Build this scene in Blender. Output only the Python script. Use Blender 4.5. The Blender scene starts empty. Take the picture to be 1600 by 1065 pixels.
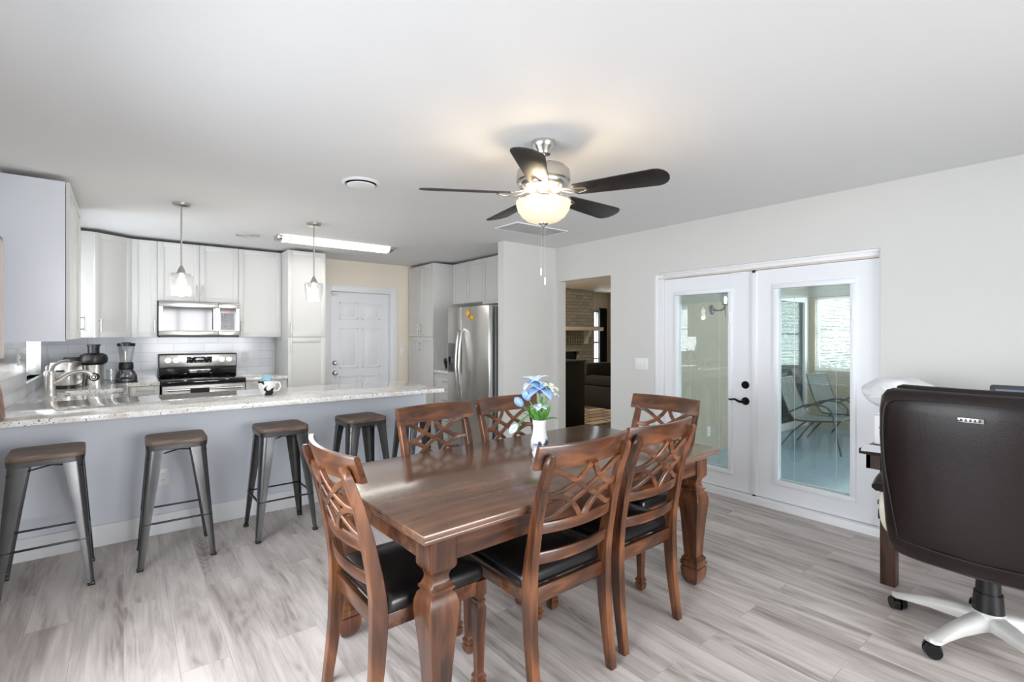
import bpy, bmesh, math, random
from mathutils import Vector, Matrix
random.seed(7)
PI = math.pi
SC = bpy.context.scene
COL = SC.collection
R = math.radians

# ------------------------------------------------------------------ camera
H_CAM = 1.39
cam_d = bpy.data.cameras.new('camera'); cam = bpy.data.objects.new('camera', cam_d); COL.objects.link(cam)
cam.location = (0, 0, H_CAM); cam.rotation_euler = (R(90), 0, R(-38.2))
cam_d.sensor_width = 36; cam_d.lens = 771/1600*36; cam_d.shift_y = -8.5/1600
cam_d.clip_start = 0.02
SC.camera = cam

# ------------------------------------------------------------------ view, world
vs = SC.view_settings
vs.view_transform = 'Standard'; vs.look = 'None'; vs.gamma = 1; vs.use_curve_mapping = False
vs.exposure = 0.74
W = bpy.data.worlds.new('world'); SC.world = W; W.use_nodes = True
wn = W.node_tree.nodes; wl = W.node_tree.links
wn['Background'].inputs['Color'].default_value = (0.80, 0.90, 1.0, 1)
wn['Background'].inputs['Strength'].default_value = 1.1

# ------------------------------------------------------------------ lights
def area(name, loc, rot, sx, sy, power, col=(1, 1, 1), spread=180):
    d = bpy.data.lights.new(name, 'AREA'); d.shape = 'RECTANGLE'; d.size = sx; d.size_y = sy
    d.energy = power; d.color = col; d.spread = R(spread)
    o = bpy.data.objects.new(name, d); COL.objects.link(o); o.location = loc; o.rotation_euler = rot
    return o
def point(name, loc, power, col, r=0.03):
    d = bpy.data.lights.new(name, 'POINT'); d.energy = power; d.color = col; d.shadow_soft_size = r
    o = bpy.data.objects.new(name, d); COL.objects.link(o); o.location = loc; return o
DAY = (0.90, 0.95, 1.0)
# daylight just outside each window opening
area('daylight_rear_window', (1.75, -2.80, 1.2), (R(84), 0, 0), 2.7, 1.9, 66, (0.97, 0.98, 1.0), 105)
area('added_left_window_fill', (-1.0, 1.5, 1.25), (R(60), 0, R(-90)), 2.5, 1.6, 64, DAY, 158)  # fill for an added, unseen window; brightens the left floor and bar panel
area('daylight_sink_window', (-0.80, 5.87, 1.5), (R(90), 0, R(-90)), 0.85, 0.85, 17, DAY)
area('daylight_sunroom_window', (8.62, 2.35, 1.45), (R(90), 0, R(90)), 1.5, 1.1, 34, (0.92, 1.0, 0.97))
area('daylight_sunroom_side', (6.3, -0.45, 1.4), (R(90), 0, 0), 3.4, 1.6, 40, (0.93, 0.97, 1.0))
area('daylight_living_window', (8.9, 8.42, 1.25), (R(90), 0, R(180)), 0.6, 1.3, 40, DAY)
point('living_room_lamp_light', (5.4, 7.2, 2.2), 60, (1.0, 0.82, 0.62), 0.1)

# ------------------------------------------------------------------ materials
MATS = {}
def new_mat(name):
    m = bpy.data.materials.new(name); m.use_nodes = True
    return m, m.node_tree.nodes, m.node_tree.links, m.node_tree.nodes['Principled BSDF']
def s2l(c):
    return tuple(((x/255)/12.92 if x/255 <= .04045 else ((x/255+.055)/1.055)**2.4) for x in c)
def pm(name, rgb, rough=0.5, metal=0.0, var=0.04, scale=6.0, bump=0.0, bscale=60, coat=0.0, emit=None, estr=0, trans=0, spec=0.5, stretch=(1, 1, 1)):
    """principled material with a small procedural variation; rgb in sRGB 0-255"""
    if name in MATS: return MATS[name]
    m, n, l, p = new_mat(name)
    c = s2l(rgb)
    tc = n.new('ShaderNodeTexCoord'); mp = n.new('ShaderNodeMapping'); mp.inputs['Scale'].default_value = stretch
    l.new(tc.outputs['Object'], mp.inputs['Vector'])
    nz = n.new('ShaderNodeTexNoise'); nz.inputs['Scale'].default_value = scale; nz.inputs['Detail'].default_value = 4
    l.new(mp.outputs['Vector'], nz.inputs['Vector'])
    mx = n.new('ShaderNodeMix'); mx.data_type = 'RGBA'
    mx.inputs['A'].default_value = (*[x*(1-var) for x in c], 1)
    mx.inputs['B'].default_value = (*[min(1, x*(1+var)) for x in c], 1)
    l.new(nz.outputs['Fac'], mx.inputs['Factor']); l.new(mx.outputs['Result'], p.inputs['Base Color'])
    p.inputs['Roughness'].default_value = rough; p.inputs['Metallic'].default_value = metal
    p.inputs['Specular IOR Level'].default_value = spec
    p.inputs['Coat Weight'].default_value = coat; p.inputs['Coat Roughness'].default_value = 0.08
    if trans: p.inputs['Transmission Weight'].default_value = trans
    if emit:
        p.inputs['Emission Color'].default_value = (*s2l(emit), 1); p.inputs['Emission Strength'].default_value = estr
    if bump:
        nb = n.new('ShaderNodeTexNoise'); nb.inputs['Scale'].default_value = bscale; nb.inputs['Detail'].default_value = 3
        l.new(mp.outputs['Vector'], nb.inputs['Vector'])
        b = n.new('ShaderNodeBump'); b.inputs['Strength'].default_value = bump; b.inputs['Distance'].default_value = 0.002
        l.new(nb.outputs['Fac'], b.inputs['Height']); l.new(b.outputs['Normal'], p.inputs['Normal'])
    MATS[name] = m
    return m
def ramp(n, stops):
    r = n.new('ShaderNodeValToRGB'); e = r.color_ramp.elements
    e[0].position, e[0].color = stops[0][0], (*s2l(stops[0][1]), 1)
    e[1].position, e[1].color = stops[-1][0], (*s2l(stops[-1][1]), 1)
    for pos, c in stops[1:-1]:
        k = e.new(pos); k.color = (*s2l(c), 1)
    return r
def math_n(n, op, a=None, b=None):
    x = n.new('ShaderNodeMath'); x.operation = op
    if isinstance(a, (int, float)): x.inputs[0].default_value = a
    if isinstance(b, (int, float)): x.inputs[1].default_value = b
    return x

def mat_floor():
    m, n, l, p = new_mat('vinyl_plank_floor')
    tc = n.new('ShaderNodeTexCoord')
    sep = n.new('ShaderNodeSeparateXYZ'); l.new(tc.outputs['Object'], sep.inputs[0])
    cmb = n.new('ShaderNodeCombineXYZ'); l.new(sep.outputs['Y'], cmb.inputs['X']); l.new(sep.outputs['X'], cmb.inputs['Y'])
    br = n.new('ShaderNodeTexBrick'); l.new(cmb.outputs[0], br.inputs['Vector'])
    br.inputs['Color1'].default_value = (0, 0, 0, 1); br.inputs['Color2'].default_value = (1, 1, 1, 1); br.inputs['Mortar'].default_value = (0.5, 0.5, 0.5, 1)
    br.inputs['Scale'].default_value = 1; br.inputs['Mortar Size'].default_value = 0.0012; br.inputs['Mortar Smooth'].default_value = 0.1
    br.inputs['Brick Width'].default_value = 1.22; br.inputs['Row Height'].default_value = 0.183
    br.offset = 0.37; br.offset_frequency = 2
    rnd = n.new('ShaderNodeSeparateColor'); l.new(br.outputs['Color'], rnd.inputs[0])
    # plank-specific offset of the grain coordinates
    mul = math_n(n, 'MULTIPLY', None, 37.0); l.new(rnd.outputs[0], mul.inputs[0])
    off = n.new('ShaderNodeCombineXYZ'); l.new(mul.outputs[0], off.inputs['X']); l.new(mul.outputs[0], off.inputs['Y'])
    add = n.new('ShaderNodeVectorMath'); add.operation = 'ADD'; l.new(tc.outputs['Object'], add.inputs[0]); l.new(off.outputs[0], add.inputs[1])
    mp = n.new('ShaderNodeMapping'); mp.inputs['Scale'].default_value = (9, 1.1, 1); l.new(add.outputs[0], mp.inputs['Vector'])
    g1 = n.new('ShaderNodeTexNoise'); g1.inputs['Scale'].default_value = 1.0; g1.inputs['Detail'].default_value = 6; g1.inputs['Distortion'].default_value = 0.9; g1.inputs['Roughness'].default_value = 0.6
    l.new(mp.outputs[0], g1.inputs['Vector'])
    mp2 = n.new('ShaderNodeMapping'); mp2.inputs['Scale'].default_value = (70, 2.2, 1); l.new(add.outputs[0], mp2.inputs['Vector'])
    g2 = n.new('ShaderNodeTexNoise'); g2.inputs['Scale'].default_value = 1.0; g2.inputs['Detail'].default_value = 5; l.new(mp2.outputs[0], g2.inputs['Vector'])
    # cathedral rings
    mp3 = n.new('ShaderNodeMapping'); mp3.inputs['Scale'].default_value = (6, 0.8, 1); l.new(add.outputs[0], mp3.inputs['Vector'])
    g3 = n.new('ShaderNodeTexNoise'); g3.inputs['Scale'].default_value = 1.0; g3.inputs['Detail'].default_value = 1.5; g3.inputs['Distortion'].default_value = 0.5; l.new(mp3.outputs[0], g3.inputs['Vector'])
    sn = math_n(n, 'MULTIPLY', None, 95.0); l.new(g3.outputs['Fac'], sn.inputs[0])
    sn2 = math_n(n, 'SINE'); l.new(sn.outputs[0], sn2.inputs[0])
    msk = n.new('ShaderNodeMapRange'); msk.inputs['From Min'].default_value = 0.52; msk.inputs['From Max'].default_value = 0.66; l.new(g1.outputs['Fac'], msk.inputs['Value'])
    rg = math_n(n, 'MULTIPLY'); l.new(sn2.outputs[0], rg.inputs[0]); l.new(msk.outputs[0], rg.inputs[1])
    rg2 = math_n(n, 'MULTIPLY', None, 0.055); l.new(rg.outputs[0], rg2.inputs[0])
    a1 = math_n(n, 'MULTIPLY', None, 0.72); l.new(g1.outputs['Fac'], a1.inputs[0])
    a2 = math_n(n, 'MULTIPLY', None, 0.20); l.new(g2.outputs['Fac'], a2.inputs[0])
    a3 = math_n(n, 'MULTIPLY', None, 0.10); l.new(rnd.outputs[0], a3.inputs[0])
    s = math_n(n, 'ADD'); l.new(a1.outputs[0], s.inputs[0]); l.new(a2.outputs[0], s.inputs[1])
    s2 = math_n(n, 'ADD'); l.new(s.outputs[0], s2.inputs[0]); l.new(a3.outputs[0], s2.inputs[1])
    s3 = math_n(n, 'ADD'); l.new(s2.outputs[0], s3.inputs[0]); l.new(rg2.outputs[0], s3.inputs[1])
    rp = ramp(n, [(0.28, (212, 204, 200)), (0.44, (204, 195, 191)), (0.54, (182, 173, 168)), (0.63, (158, 148, 143)), (0.78, (124, 114, 109))])
    l.new(s3.outputs[0], rp.inputs[0])
    mx = n.new('ShaderNodeMix'); mx.data_type = 'RGBA'; mx.inputs['B'].default_value = (*s2l((120, 112, 108)), 1)
    mf = math_n(n, 'MULTIPLY', None, 0.4); l.new(br.outputs['Fac'], mf.inputs[0]); l.new(mf.outputs[0], mx.inputs['Factor'])
    l.new(rp.outputs[0], mx.inputs['A']); l.new(mx.outputs['Result'], p.inputs['Base Color'])
    p.inputs['Roughness'].default_value = 0.42; p.inputs['Specular IOR Level'].default_value = 0.4
    b = n.new('ShaderNodeBump'); b.inputs['Strength'].default_value = 0.12; b.inputs['Distance'].default_value = 0.001
    l.new(g2.outputs['Fac'], b.inputs['Height']); l.new(b.outputs[0], p.inputs['Normal'])
    return m
def mat_granite():
    m, n, l, p = new_mat('speckled_granite')
    tc = n.new('ShaderNodeTexCoord')
    a = n.new('ShaderNodeTexNoise'); a.inputs['Scale'].default_value = 9; a.inputs['Detail'].default_value = 5; a.inputs['Distortion'].default_value = 1.2; l.new(tc.outputs['Object'], a.inputs['Vector'])
    b = n.new('ShaderNodeTexNoise'); b.inputs['Scale'].default_value = 62; b.inputs['Detail'].default_value = 6; b.inputs['Roughness'].default_value = 0.62; b.inputs['Distortion'].default_value = 0.6; l.new(tc.outputs['Object'], b.inputs['Vector'])
    r1 = ramp(n, [(0.30, (214, 206, 194)), (0.48, (238, 234, 228)), (0.62, (244, 243, 240)), (0.80, (218, 218, 220))]); l.new(a.outputs['Fac'], r1.inputs[0])
    r2 = n.new('ShaderNodeValToRGB'); e = r2.color_ramp.elements; e[0].position = 0.36; e[0].color = (1, 1, 1, 1); e[1].position = 0.425; e[1].color = (0, 0, 0, 1); l.new(b.outputs['Fac'], r2.inputs[0])
    mx = n.new('ShaderNodeMix'); mx.data_type = 'RGBA'; mx.inputs['B'].default_value = (*s2l((74, 74, 82)), 1)
    l.new(r2.outputs[0], mx.inputs['Factor']); l.new(r1.outputs[0], mx.inputs['A'])
    r3 = n.new('ShaderNodeValToRGB'); e = r3.color_ramp.elements; e[0].position = 0.58; e[0].color = (0, 0, 0, 1); e[1].position = 0.66; e[1].color = (0.7, 0.7, 0.7, 1); l.new(b.outputs['Fac'], r3.inputs[0])
    mx2 = n.new('ShaderNodeMix'); mx2.data_type = 'RGBA'; mx2.inputs['B'].default_value = (*s2l((150, 150, 156)), 1)
    l.new(r3.outputs[0], mx2.inputs['Factor']); l.new(mx.outputs['Result'], mx2.inputs['A']); l.new(mx2.outputs['Result'], p.inputs['Base Color'])
    p.inputs['Roughness'].default_value = 0.10; p.inputs['Coat Weight'].default_value = 0.5; p.inputs['Coat Roughness'].default_value = 0.03
    return m
def mat_wood(name, cols, rough=0.35, coat=0.25, axis='X', sc=3.0):
    if name in MATS: return MATS[name]
    m, n, l, p = new_mat(name)
    tc = n.new('ShaderNodeTexCoord'); mp = n.new('ShaderNodeMapping')
    v = {'X': (1.0, 9, 9), 'Y': (9, 1.0, 9), 'Z': (9, 9, 1.0)}[axis]
    mp.inputs['Scale'].default_value = v; l.new(tc.outputs['Object'], mp.inputs['Vector'])
    g = n.new('ShaderNodeTexNoise'); g.inputs['Scale'].default_value = sc; g.inputs['Detail'].default_value = 7; g.inputs['Distortion'].default_value = 0.8; l.new(mp.outputs[0], g.inputs['Vector'])
    big = n.new('ShaderNodeTexNoise'); big.inputs['Scale'].default_value = 4; big.inputs['Detail'].default_value = 2; l.new(tc.outputs['Object'], big.inputs['Vector'])
    a = math_n(n, 'MULTIPLY', None, 0.55); l.new(g.outputs['Fac'], a.inputs[0])
    b = math_n(n, 'MULTIPLY', None, 0.45); l.new(big.outputs['Fac'], b.inputs[0])
    s = math_n(n, 'ADD'); l.new(a.outputs[0], s.inputs[0]); l.new(b.outputs[0], s.inputs[1])
    rp = ramp(n, [(0.34, cols[0]), (0.5, cols[1]), (0.66, cols[2])]); l.new(s.outputs[0], rp.inputs[0])
    l.new(rp.outputs[0], p.inputs['Base Color'])
    p.inputs['Roughness'].default_value = rough; p.inputs['Coat Weight'].default_value = coat; p.inputs['Coat Roughness'].default_value = 0.15
    MATS[name] = m
    return m
def mat_tile(name, axis, w=0.30, h=0.10, c1=(214, 217, 222), c2=(226, 228, 232), mortar=(188, 190, 194), rough=0.12, msize=0.002, off=0.5):
    m, n, l, p = new_mat(name)
    tc = n.new('ShaderNodeTexCoord'); sep = n.new('ShaderNodeSeparateXYZ'); l.new(tc.outputs['Object'], sep.inputs[0])
    cmb = n.new('ShaderNodeCombineXYZ'); l.new(sep.outputs[axis], cmb.inputs['X']); l.new(sep.outputs['Z'], cmb.inputs['Y'])
    br = n.new('ShaderNodeTexBrick'); l.new(cmb.outputs[0], br.inputs['Vector'])
    br.inputs['Color1'].default_value = (*s2l(c1), 1); br.inputs['Color2'].default_value = (*s2l(c2), 1); br.inputs['Mortar'].default_value = (*s2l(mortar), 1)
    br.inputs['Scale'].default_value = 1; br.inputs['Mortar Size'].default_value = msize; br.inputs['Mortar Smooth'].default_value = 0.2
    br.inputs['Brick Width'].default_value = w; br.inputs['Row Height'].default_value = h; br.offset = off
    l.new(br.outputs['Color'], p.inputs['Base Color']); p.inputs['Roughness'].default_value = rough
    b = n.new('ShaderNodeBump'); b.invert = True; b.inputs['Strength'].default_value = 0.4; b.inputs['Distance'].default_value = 0.002
    l.new(br.outputs['Fac'], b.inputs['Height']); l.new(b.outputs[0], p.inputs['Normal'])
    return m
def mat_glass(name, tint=(1, 1, 1), refl=1.0):
    m = bpy.data.materials.new(name); m.use_nodes = True; n = m.node_tree.nodes; l = m.node_tree.links; n.clear()
    o = n.new('ShaderNodeOutputMaterial'); mix = n.new('ShaderNodeMixShader'); t = n.new('ShaderNodeBsdfTransparent'); g = n.new('ShaderNodeBsdfGlossy')
    t.inputs[0].default_value = (*tint, 1); g.inputs['Roughness'].default_value = 0.0
    f = n.new('ShaderNodeLayerWeight'); f.inputs['Blend'].default_value = 0.5
    pw = math_n(n, 'POWER', None, 4.0); l.new(f.outputs['Facing'], pw.inputs[0])
    mu = math_n(n, 'MULTIPLY', None, .8); l.new(pw.outputs[0], mu.inputs[0])
    ad = math_n(n, 'ADD', None, .045*refl); l.new(mu.outputs[0], ad.inputs[0]); l.new(ad.outputs[0], mix.inputs[0])
    l.new(t.outputs[0], mix.inputs[1]); l.new(g.outputs[0], mix.inputs[2]); l.new(mix.outputs[0], o.inputs[0])
    return m
def mat_frost(name, amt=.3):
    m = mat_glass(name, (.97, .97, .97), 2.0); n = m.node_tree.nodes; l = m.node_tree.links
    out = [x for x in n if x.type == 'OUTPUT_MATERIAL'][0]; src = out.inputs[0].links[0].from_socket
    t = n.new('ShaderNodeBsdfTranslucent'); t.inputs[0].default_value = (.95, .95, .95, 1); mx = n.new('ShaderNodeMixShader'); mx.inputs[0].default_value = amt
    l.new(src, mx.inputs[1]); l.new(t.outputs[0], mx.inputs[2]); l.new(mx.outputs[0], out.inputs[0])
    return m
def mat_cow(name, base, spot, scale, lo, hi, rough=0.15):
    m, n, l, p = new_mat(name)
    tc = n.new('ShaderNodeTexCoord'); a = n.new('ShaderNodeTexNoise'); a.inputs['Scale'].default_value = scale; a.inputs['Detail'].default_value = 1; l.new(tc.outputs['Object'], a.inputs['Vector'])
    r = ramp(n, [(lo, base), (hi, spot)]); l.new(a.outputs['Fac'], r.inputs[0]); l.new(r.outputs[0], p.inputs['Base Color'])
    p.inputs['Roughness'].default_value = rough
    return m
M_floor = mat_floor(); M_granite = mat_granite()
M_wall = pm('greige_wall_paint', (214, 214, 211), 0.75, var=0.012, bump=0.08, bscale=140)
M_wallk = pm('warm_beige_wall_paint', (236, 227, 212), 0.75, var=0.012, bump=0.08, bscale=140)
M_ceil = pm('white_ceiling_paint', (226, 226, 226), 0.85, var=0.01, bump=0.1, bscale=90)
M_trim = pm('white_trim_paint', (235, 236, 238), 0.4, var=0.01)
M_door = pm('white_door_paint', (236, 239, 243), 0.38, var=0.01)
M_cab = pm('white_cabinet_lacquer', (214, 214, 212), 0.35, var=0.01)
M_pen = pm('blue_grey_panel_paint', (218, 222, 230), 0.6, var=0.015)
M_tileb = mat_tile('glossy_white_subway_tile_back', 'X'); M_tilel = mat_tile('glossy_white_subway_tile_left', 'Y')
M_steel = pm('brushed_stainless_steel', (196, 194, 190), 0.28, 1.0, var=0.03, scale=3, stretch=(1, 1, 40))
M_steelh = pm('polished_steel', (215, 214, 212), 0.16, 1.0, var=0.02)
M_nickel = pm('brushed_nickel', (200, 196, 190), 0.27, 1.0, var=0.03, stretch=(1, 1, 30))
M_black = pm('black_plastic', (22, 22, 24), 0.35, var=0.1)
M_blackg = pm('black_glass', (10, 11, 13), 0.06, var=0.05, coat=0.3)
M_dkgap = pm('dark_recess_board', (70, 68, 66), 0.8, var=0.05)
M_bronze = pm('oil_rubbed_bronze', (28, 24, 24), 0.32, 0.7, var=0.1)
M_white = pm('white_plastic', (238, 238, 238), 0.35, var=0.01)
WC = [(40, 22, 13), (86, 51, 31), (134, 84, 51)]
M_wz = mat_wood('walnut_stained_wood_upright', WC, 0.3, 0.3, 'Z'); M_wx = mat_wood('walnut_stained_wood_cross', WC, 0.3, 0.3, 'X')
M_top = mat_wood('walnut_stained_table_top', [(76, 52, 38), (100, 70, 52), (124, 88, 66)], 0.24, 0.6, 'X', 1.6)
M_leather = pm('black_faux_leather', (17, 16, 17), 0.30, var=0.15, bump=0.15, bscale=220, coat=0.15)
M_brown = pm('dark_brown_leather', (28, 19, 18), 0.36, var=0.10, bump=0.25, bscale=160, coat=0.05, spec=0.35)
M_gun = pm('gunmetal_steel', (98, 98, 99), 0.27, 0.85, var=0.25, scale=9)
M_gund = pm('dark_gunmetal_bar', (58, 58, 60), 0.35, 0.8, var=0.15)
M_seat = mat_wood('weathered_brown_wood', [(66, 50, 40), (104, 84, 70), (134, 112, 95)], 0.42, 0.05, 'X', 2.2)
M_desk = mat_wood('espresso_wood', [(34, 20, 16), (56, 36, 28), (78, 52, 40)], 0.4, 0.1, 'Z')
M_pane = mat_glass('window_glass'); M_doorglass = mat_glass('french_door_glass', (0.88, 0.93, 0.925), 1.2)
M_clear = mat_glass('clear_glass', (0.96, 0.97, 0.97), 2.0)

# ------------------------------------------------------------------ mesh helpers
def BM(): return bmesh.new()
def _merge(bm, t, M=None):
    me = bpy.data.meshes.new('tmp'); t.to_mesh(me); t.free()
    if M is not None: me.transform(M)
    bm.from_mesh(me); bpy.data.meshes.remove(me)
def box(bm, a, b, bev=0.0, M=None, seg=2):
    t = bmesh.new()
    lo = [min(a[i], b[i]) for i in range(3)]; hi = [max(a[i], b[i]) for i in range(3)]
    vs_ = [t.verts.new((x, y, z)) for z in (lo[2], hi[2]) for y in (lo[1], hi[1]) for x in (lo[0], hi[0])]
    for f in ((0, 2, 3, 1), (4, 5, 7, 6), (0, 1, 5, 4), (2, 6, 7, 3), (0, 4, 6, 2), (1, 3, 7, 5)):
        t.faces.new([vs_[i] for i in f])
    if bev > 0:
        bev = min(bev, 0.49*min(hi[i]-lo[i] for i in range(3)))
        bmesh.ops.bevel(t, geom=t.edges[:], offset=bev, segments=seg, profile=0.5, affect='EDGES')
    _merge(bm, t, M)
def frame_on(p0, p1, up=(0, 0, 1)):
    d = (Vector(p1)-Vector(p0)); z = d.normalized(); u = Vector(up)
    if abs(z.dot(u)) > 0.98: u = Vector((1, 0, 0))
    x = u.cross(z).normalized(); y = z.cross(x)
    return Matrix(((x.x, y.x, z.x, p0[0]), (x.y, y.y, z.y, p0[1]), (x.z, y.z, z.z, p0[2]), (0, 0, 0, 1))), d.length
def bar(bm, p0, p1, w, t, bev=0.0, up=(0, 0, 1)):
    """straight bar with a rectangular section w x t from p0 to p1"""
    M, L = frame_on(p0, p1, up); box(bm, (-w/2, -t/2, 0), (w/2, t/2, L), bev, M)
def rings(bm, rr, cap=True, close=True):
    """loft a list of rings (equal point counts)"""
    vv = [[bm.verts.new(p) for p in r] for r in rr]
    n = len(vv[0])
    for a, b in zip(vv, vv[1:]):
        for i in range(n if close else n-1):
            j = (i+1) % n
            try: bm.faces.new((a[i], a[j], b[j], b[i]))
            except ValueError: pass
    if cap and close:
        for r in (vv[0][::-1], vv[-1]):
            try: bm.faces.new(r)
            except ValueError: pass
def lathe(bm, prof, c=(0, 0, 0), seg=28, cap=True, M=None):
    t = bmesh.new()
    rings(t, [[(r*math.cos(2*PI*i/seg), r*math.sin(2*PI*i/seg), z) for i in range(seg)] for r, z in prof], cap)
    _merge(bm, t, (Matrix.Translation(c) @ M) if M is not None else Matrix.Translation(c))
def cyl(bm, p0, p1, r0, r1=None, seg=20):
    r1 = r0 if r1 is None else r1
    M, L = frame_on(p0, p1)
    t = bmesh.new(); rings(t, [[(r*math.cos(2*PI*i/seg), r*math.sin(2*PI*i/seg), z) for i in range(seg)] for r, z in ((r0, 0), (r1, L))]); _merge(bm, t, M)
def smooth_path(pts, n=8):
    pts = [Vector(p) for p in pts]; out = []
    P = [pts[0]*2-pts[1]]+pts+[pts[-1]*2-pts[-2]]
    for i in range(1, len(P)-2):
        for k in range(n):
            t = k/n; a, b, c, d = P[i-1], P[i], P[i+1], P[i+2]
            out.append(0.5*((2*b)+(c-a)*t+(2*a-5*b+4*c-d)*t*t+(3*b-a-3*c+d)*t**3))
    out.append(pts[-1]); return out
def tube(bm, pts, r, seg=10, n=8, smooth=True, closed=False):
    """round tube along a path; r may be a list for taper"""
    P = smooth_path(pts, n) if smooth and len(pts) > 2 else [Vector(p) for p in pts]
    N = len(P); rr = []
    up = Vector((0, 0, 1)); prev = None
    for i, p in enumerate(P):
        d = (P[min(i+1, N-1)]-P[max(i-1, 0)]).normalized()
        if prev is None:
            a = up if abs(d.z) < 0.95 else Vector((1, 0, 0)); x = a.cross(d).normalized()
        else:
            x = (prev-d*prev.dot(d)).normalized()
        prev = x; y = d.cross(x)
        q = r if not isinstance(r, (list, tuple)) else r[0]+(r[1]-r[0])*i/(N-1)
        rr.append([p+(x*math.cos(2*PI*k/seg)+y*math.sin(2*PI*k/seg))*q for k in range(seg)])
    rings(bm, rr)
def ribbon(bm, pts, w, t, nrm=(0, 1, 0), n=6, smooth=True):
    """bar of section w (in plane) x t (along nrm) along a path; nrm vector or function(p)"""
    P = smooth_path(pts, n) if smooth and len(pts) > 2 else [Vector(p) for p in pts]
    N = len(P); rr = []
    for i, p in enumerate(P):
        d = (P[min(i+1, N-1)]-P[max(i-1, 0)]).normalized(); nn = Vector(nrm(p) if callable(nrm) else nrm).normalized()
        s = d.cross(nn).normalized(); nn = s.cross(d).normalized()
        c = 0.18
        prof = [(-.5, -.5+c), (-.5+c*t/w, -.5), (.5-c*t/w, -.5), (.5, -.5+c), (.5, .5-c), (.5-c*t/w, .5), (-.5+c*t/w, .5), (-.5, .5-c)]
        rr.append([p+s*(a*w)+nn*(b*t) for a, b in prof])
    rings(bm, rr)
def prism(bm, poly, z0, z1, M=None, bev=0.0):
    t = bmesh.new(); rings(t, [[(x, y, z0) for x, y in poly], [(x, y, z1) for x, y in poly]])
    if bev: bmesh.ops.bevel(t, geom=[e for e in t.edges if abs(e.verts[0].co.z-e.verts[1].co.z) < 1e-6], offset=bev, segments=2, profile=0.5, affect='EDGES')
    _merge(bm, t, M)
def rrect(w, h, r, n=5, cx=0, cy=0):
    out = []
    for sx, sy, a0 in ((1, 1, 0), (-1, 1, 90), (-1, -1, 180), (1, -1, 270)):
        for k in range(n+1):
            a = R(a0+90*k/n); out.append((cx+sx*(w/2-r)+r*math.cos(a), cy+sy*(h/2-r)+r*math.sin(a)))
    return out
def obj(name, bm, m, parent=None, smooth=True, ang=38):
    bmesh.ops.recalc_face_normals(bm, faces=bm.faces[:])
    me = bpy.data.meshes.new(name); bm.to_mesh(me); bm.free()
    if smooth and len(me.polygons):
        me.polygons.foreach_set('use_smooth', [True]*len(me.polygons))
        try: me.set_sharp_from_angle(angle=R(ang))
        except Exception: pass
    for x in (m if isinstance(m, (list, tuple)) else [m]): me.materials.append(x)
    o = bpy.data.objects.new(name, me); COL.objects.link(o)
    if parent is not None: o.parent = parent
    return o
def tag(o, label=None, cat=None, group=None, kind=None):
    if label: o['label'] = label
    if cat: o['category'] = cat
    if group: o['group'] = group
    if kind: o['kind'] = kind
    return o
def thing(name, label, cat, loc=(0, 0, 0), rz=0.0, group=None):
    o = bpy.data.objects.new(name, None); COL.objects.link(o); o.empty_display_size = 0.1
    o.location = loc; o.rotation_euler = (0, 0, rz)
    return tag(o, label, cat, group)
def struct(name, bm, m, parent=None, **k):
    o = obj(name, bm, m, parent, **k)
    if parent is None: o['kind'] = 'structure'
    return o
def dup(root, loc, rz, label, group=None):
    r = root.copy(); COL.objects.link(r); r.location = loc; r.rotation_euler = (0, 0, rz); r['label'] = label
    if group: r['group'] = group
    for ch in list(root.children):
        c = ch.copy(); COL.objects.link(c); c.parent = r
        for g in list(ch.children):
            d = g.copy(); COL.objects.link(d); d.parent = c
    return r
def wallbox(axis, p, th, a0, a1, z0, z1, holes):
    """wall in the plane axis=p (thickness th), along the other axis a0..a1, with rectangular holes (b0,b1,z0,z1)"""
    bm = BM()
    cuts = sorted({a0, a1, *[h[0] for h in holes], *[h[1] for h in holes]})
    for s, e in zip(cuts, cuts[1:]):
        hs = sorted([h for h in holes if h[0] <= s+1e-6 and h[1] >= e-1e-6], key=lambda h: h[2])
        z = z0
        segs = []
        for h in hs:
            if h[2] > z+1e-6: segs.append((z, h[2]))
            z = h[3]
        if z < z1-1e-6: segs.append((z, z1))
        for q0, q1 in segs:
            if axis == 'X': box(bm, (p, s, q0), (p+th, e, q1))
            else: box(bm, (s, p, q0), (e, p+th, q1))
    return bm
# ================================================================== SETTING
ZC = 2.44
XR, YB, XL = 4.10, 6.87, -0.61
bm = BM(); box(bm, (XL-.14, -2.72, -.08), (XR+.14, YB+.12, 0)); struct('floor', bm, M_floor)
bm = BM(); box(bm, (XL-.14, -2.72, ZC), (XR+.14, YB+.12, ZC+.1)); struct('ceiling', bm, M_ceil)
struct('wall_right', wallbox('X', XR, .12, -2.6, YB, 0, ZC, [(1.10, 2.95, 0, 1.995), (3.50, 4.31, 0, 2.037)]), M_wall)
struct('wall_left', wallbox('X', XL-.12, .12, -2.6, YB, 0, ZC, [(.3, 2.6, .45, 2.05), (5.43, 6.28, 1.03, 2.02)]), M_wall)
struct('wall_rear', wallbox('Y', -2.72, .12, XL-.12, XR+.12, 0, ZC, [(.5, 3.0, .25, 2.1)]), M_wall)
struct('wall_back', wallbox('Y', YB, .12, XL-.12, XR+.12, 0, ZC, [(2.235, 3.107, 0, 2.01)]), M_wallk)
bm = BM(); box(bm, (3.31, 4.36, 0), (XR, 4.46, ZC)); struct('wall_partition', bm, M_wall)
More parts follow.
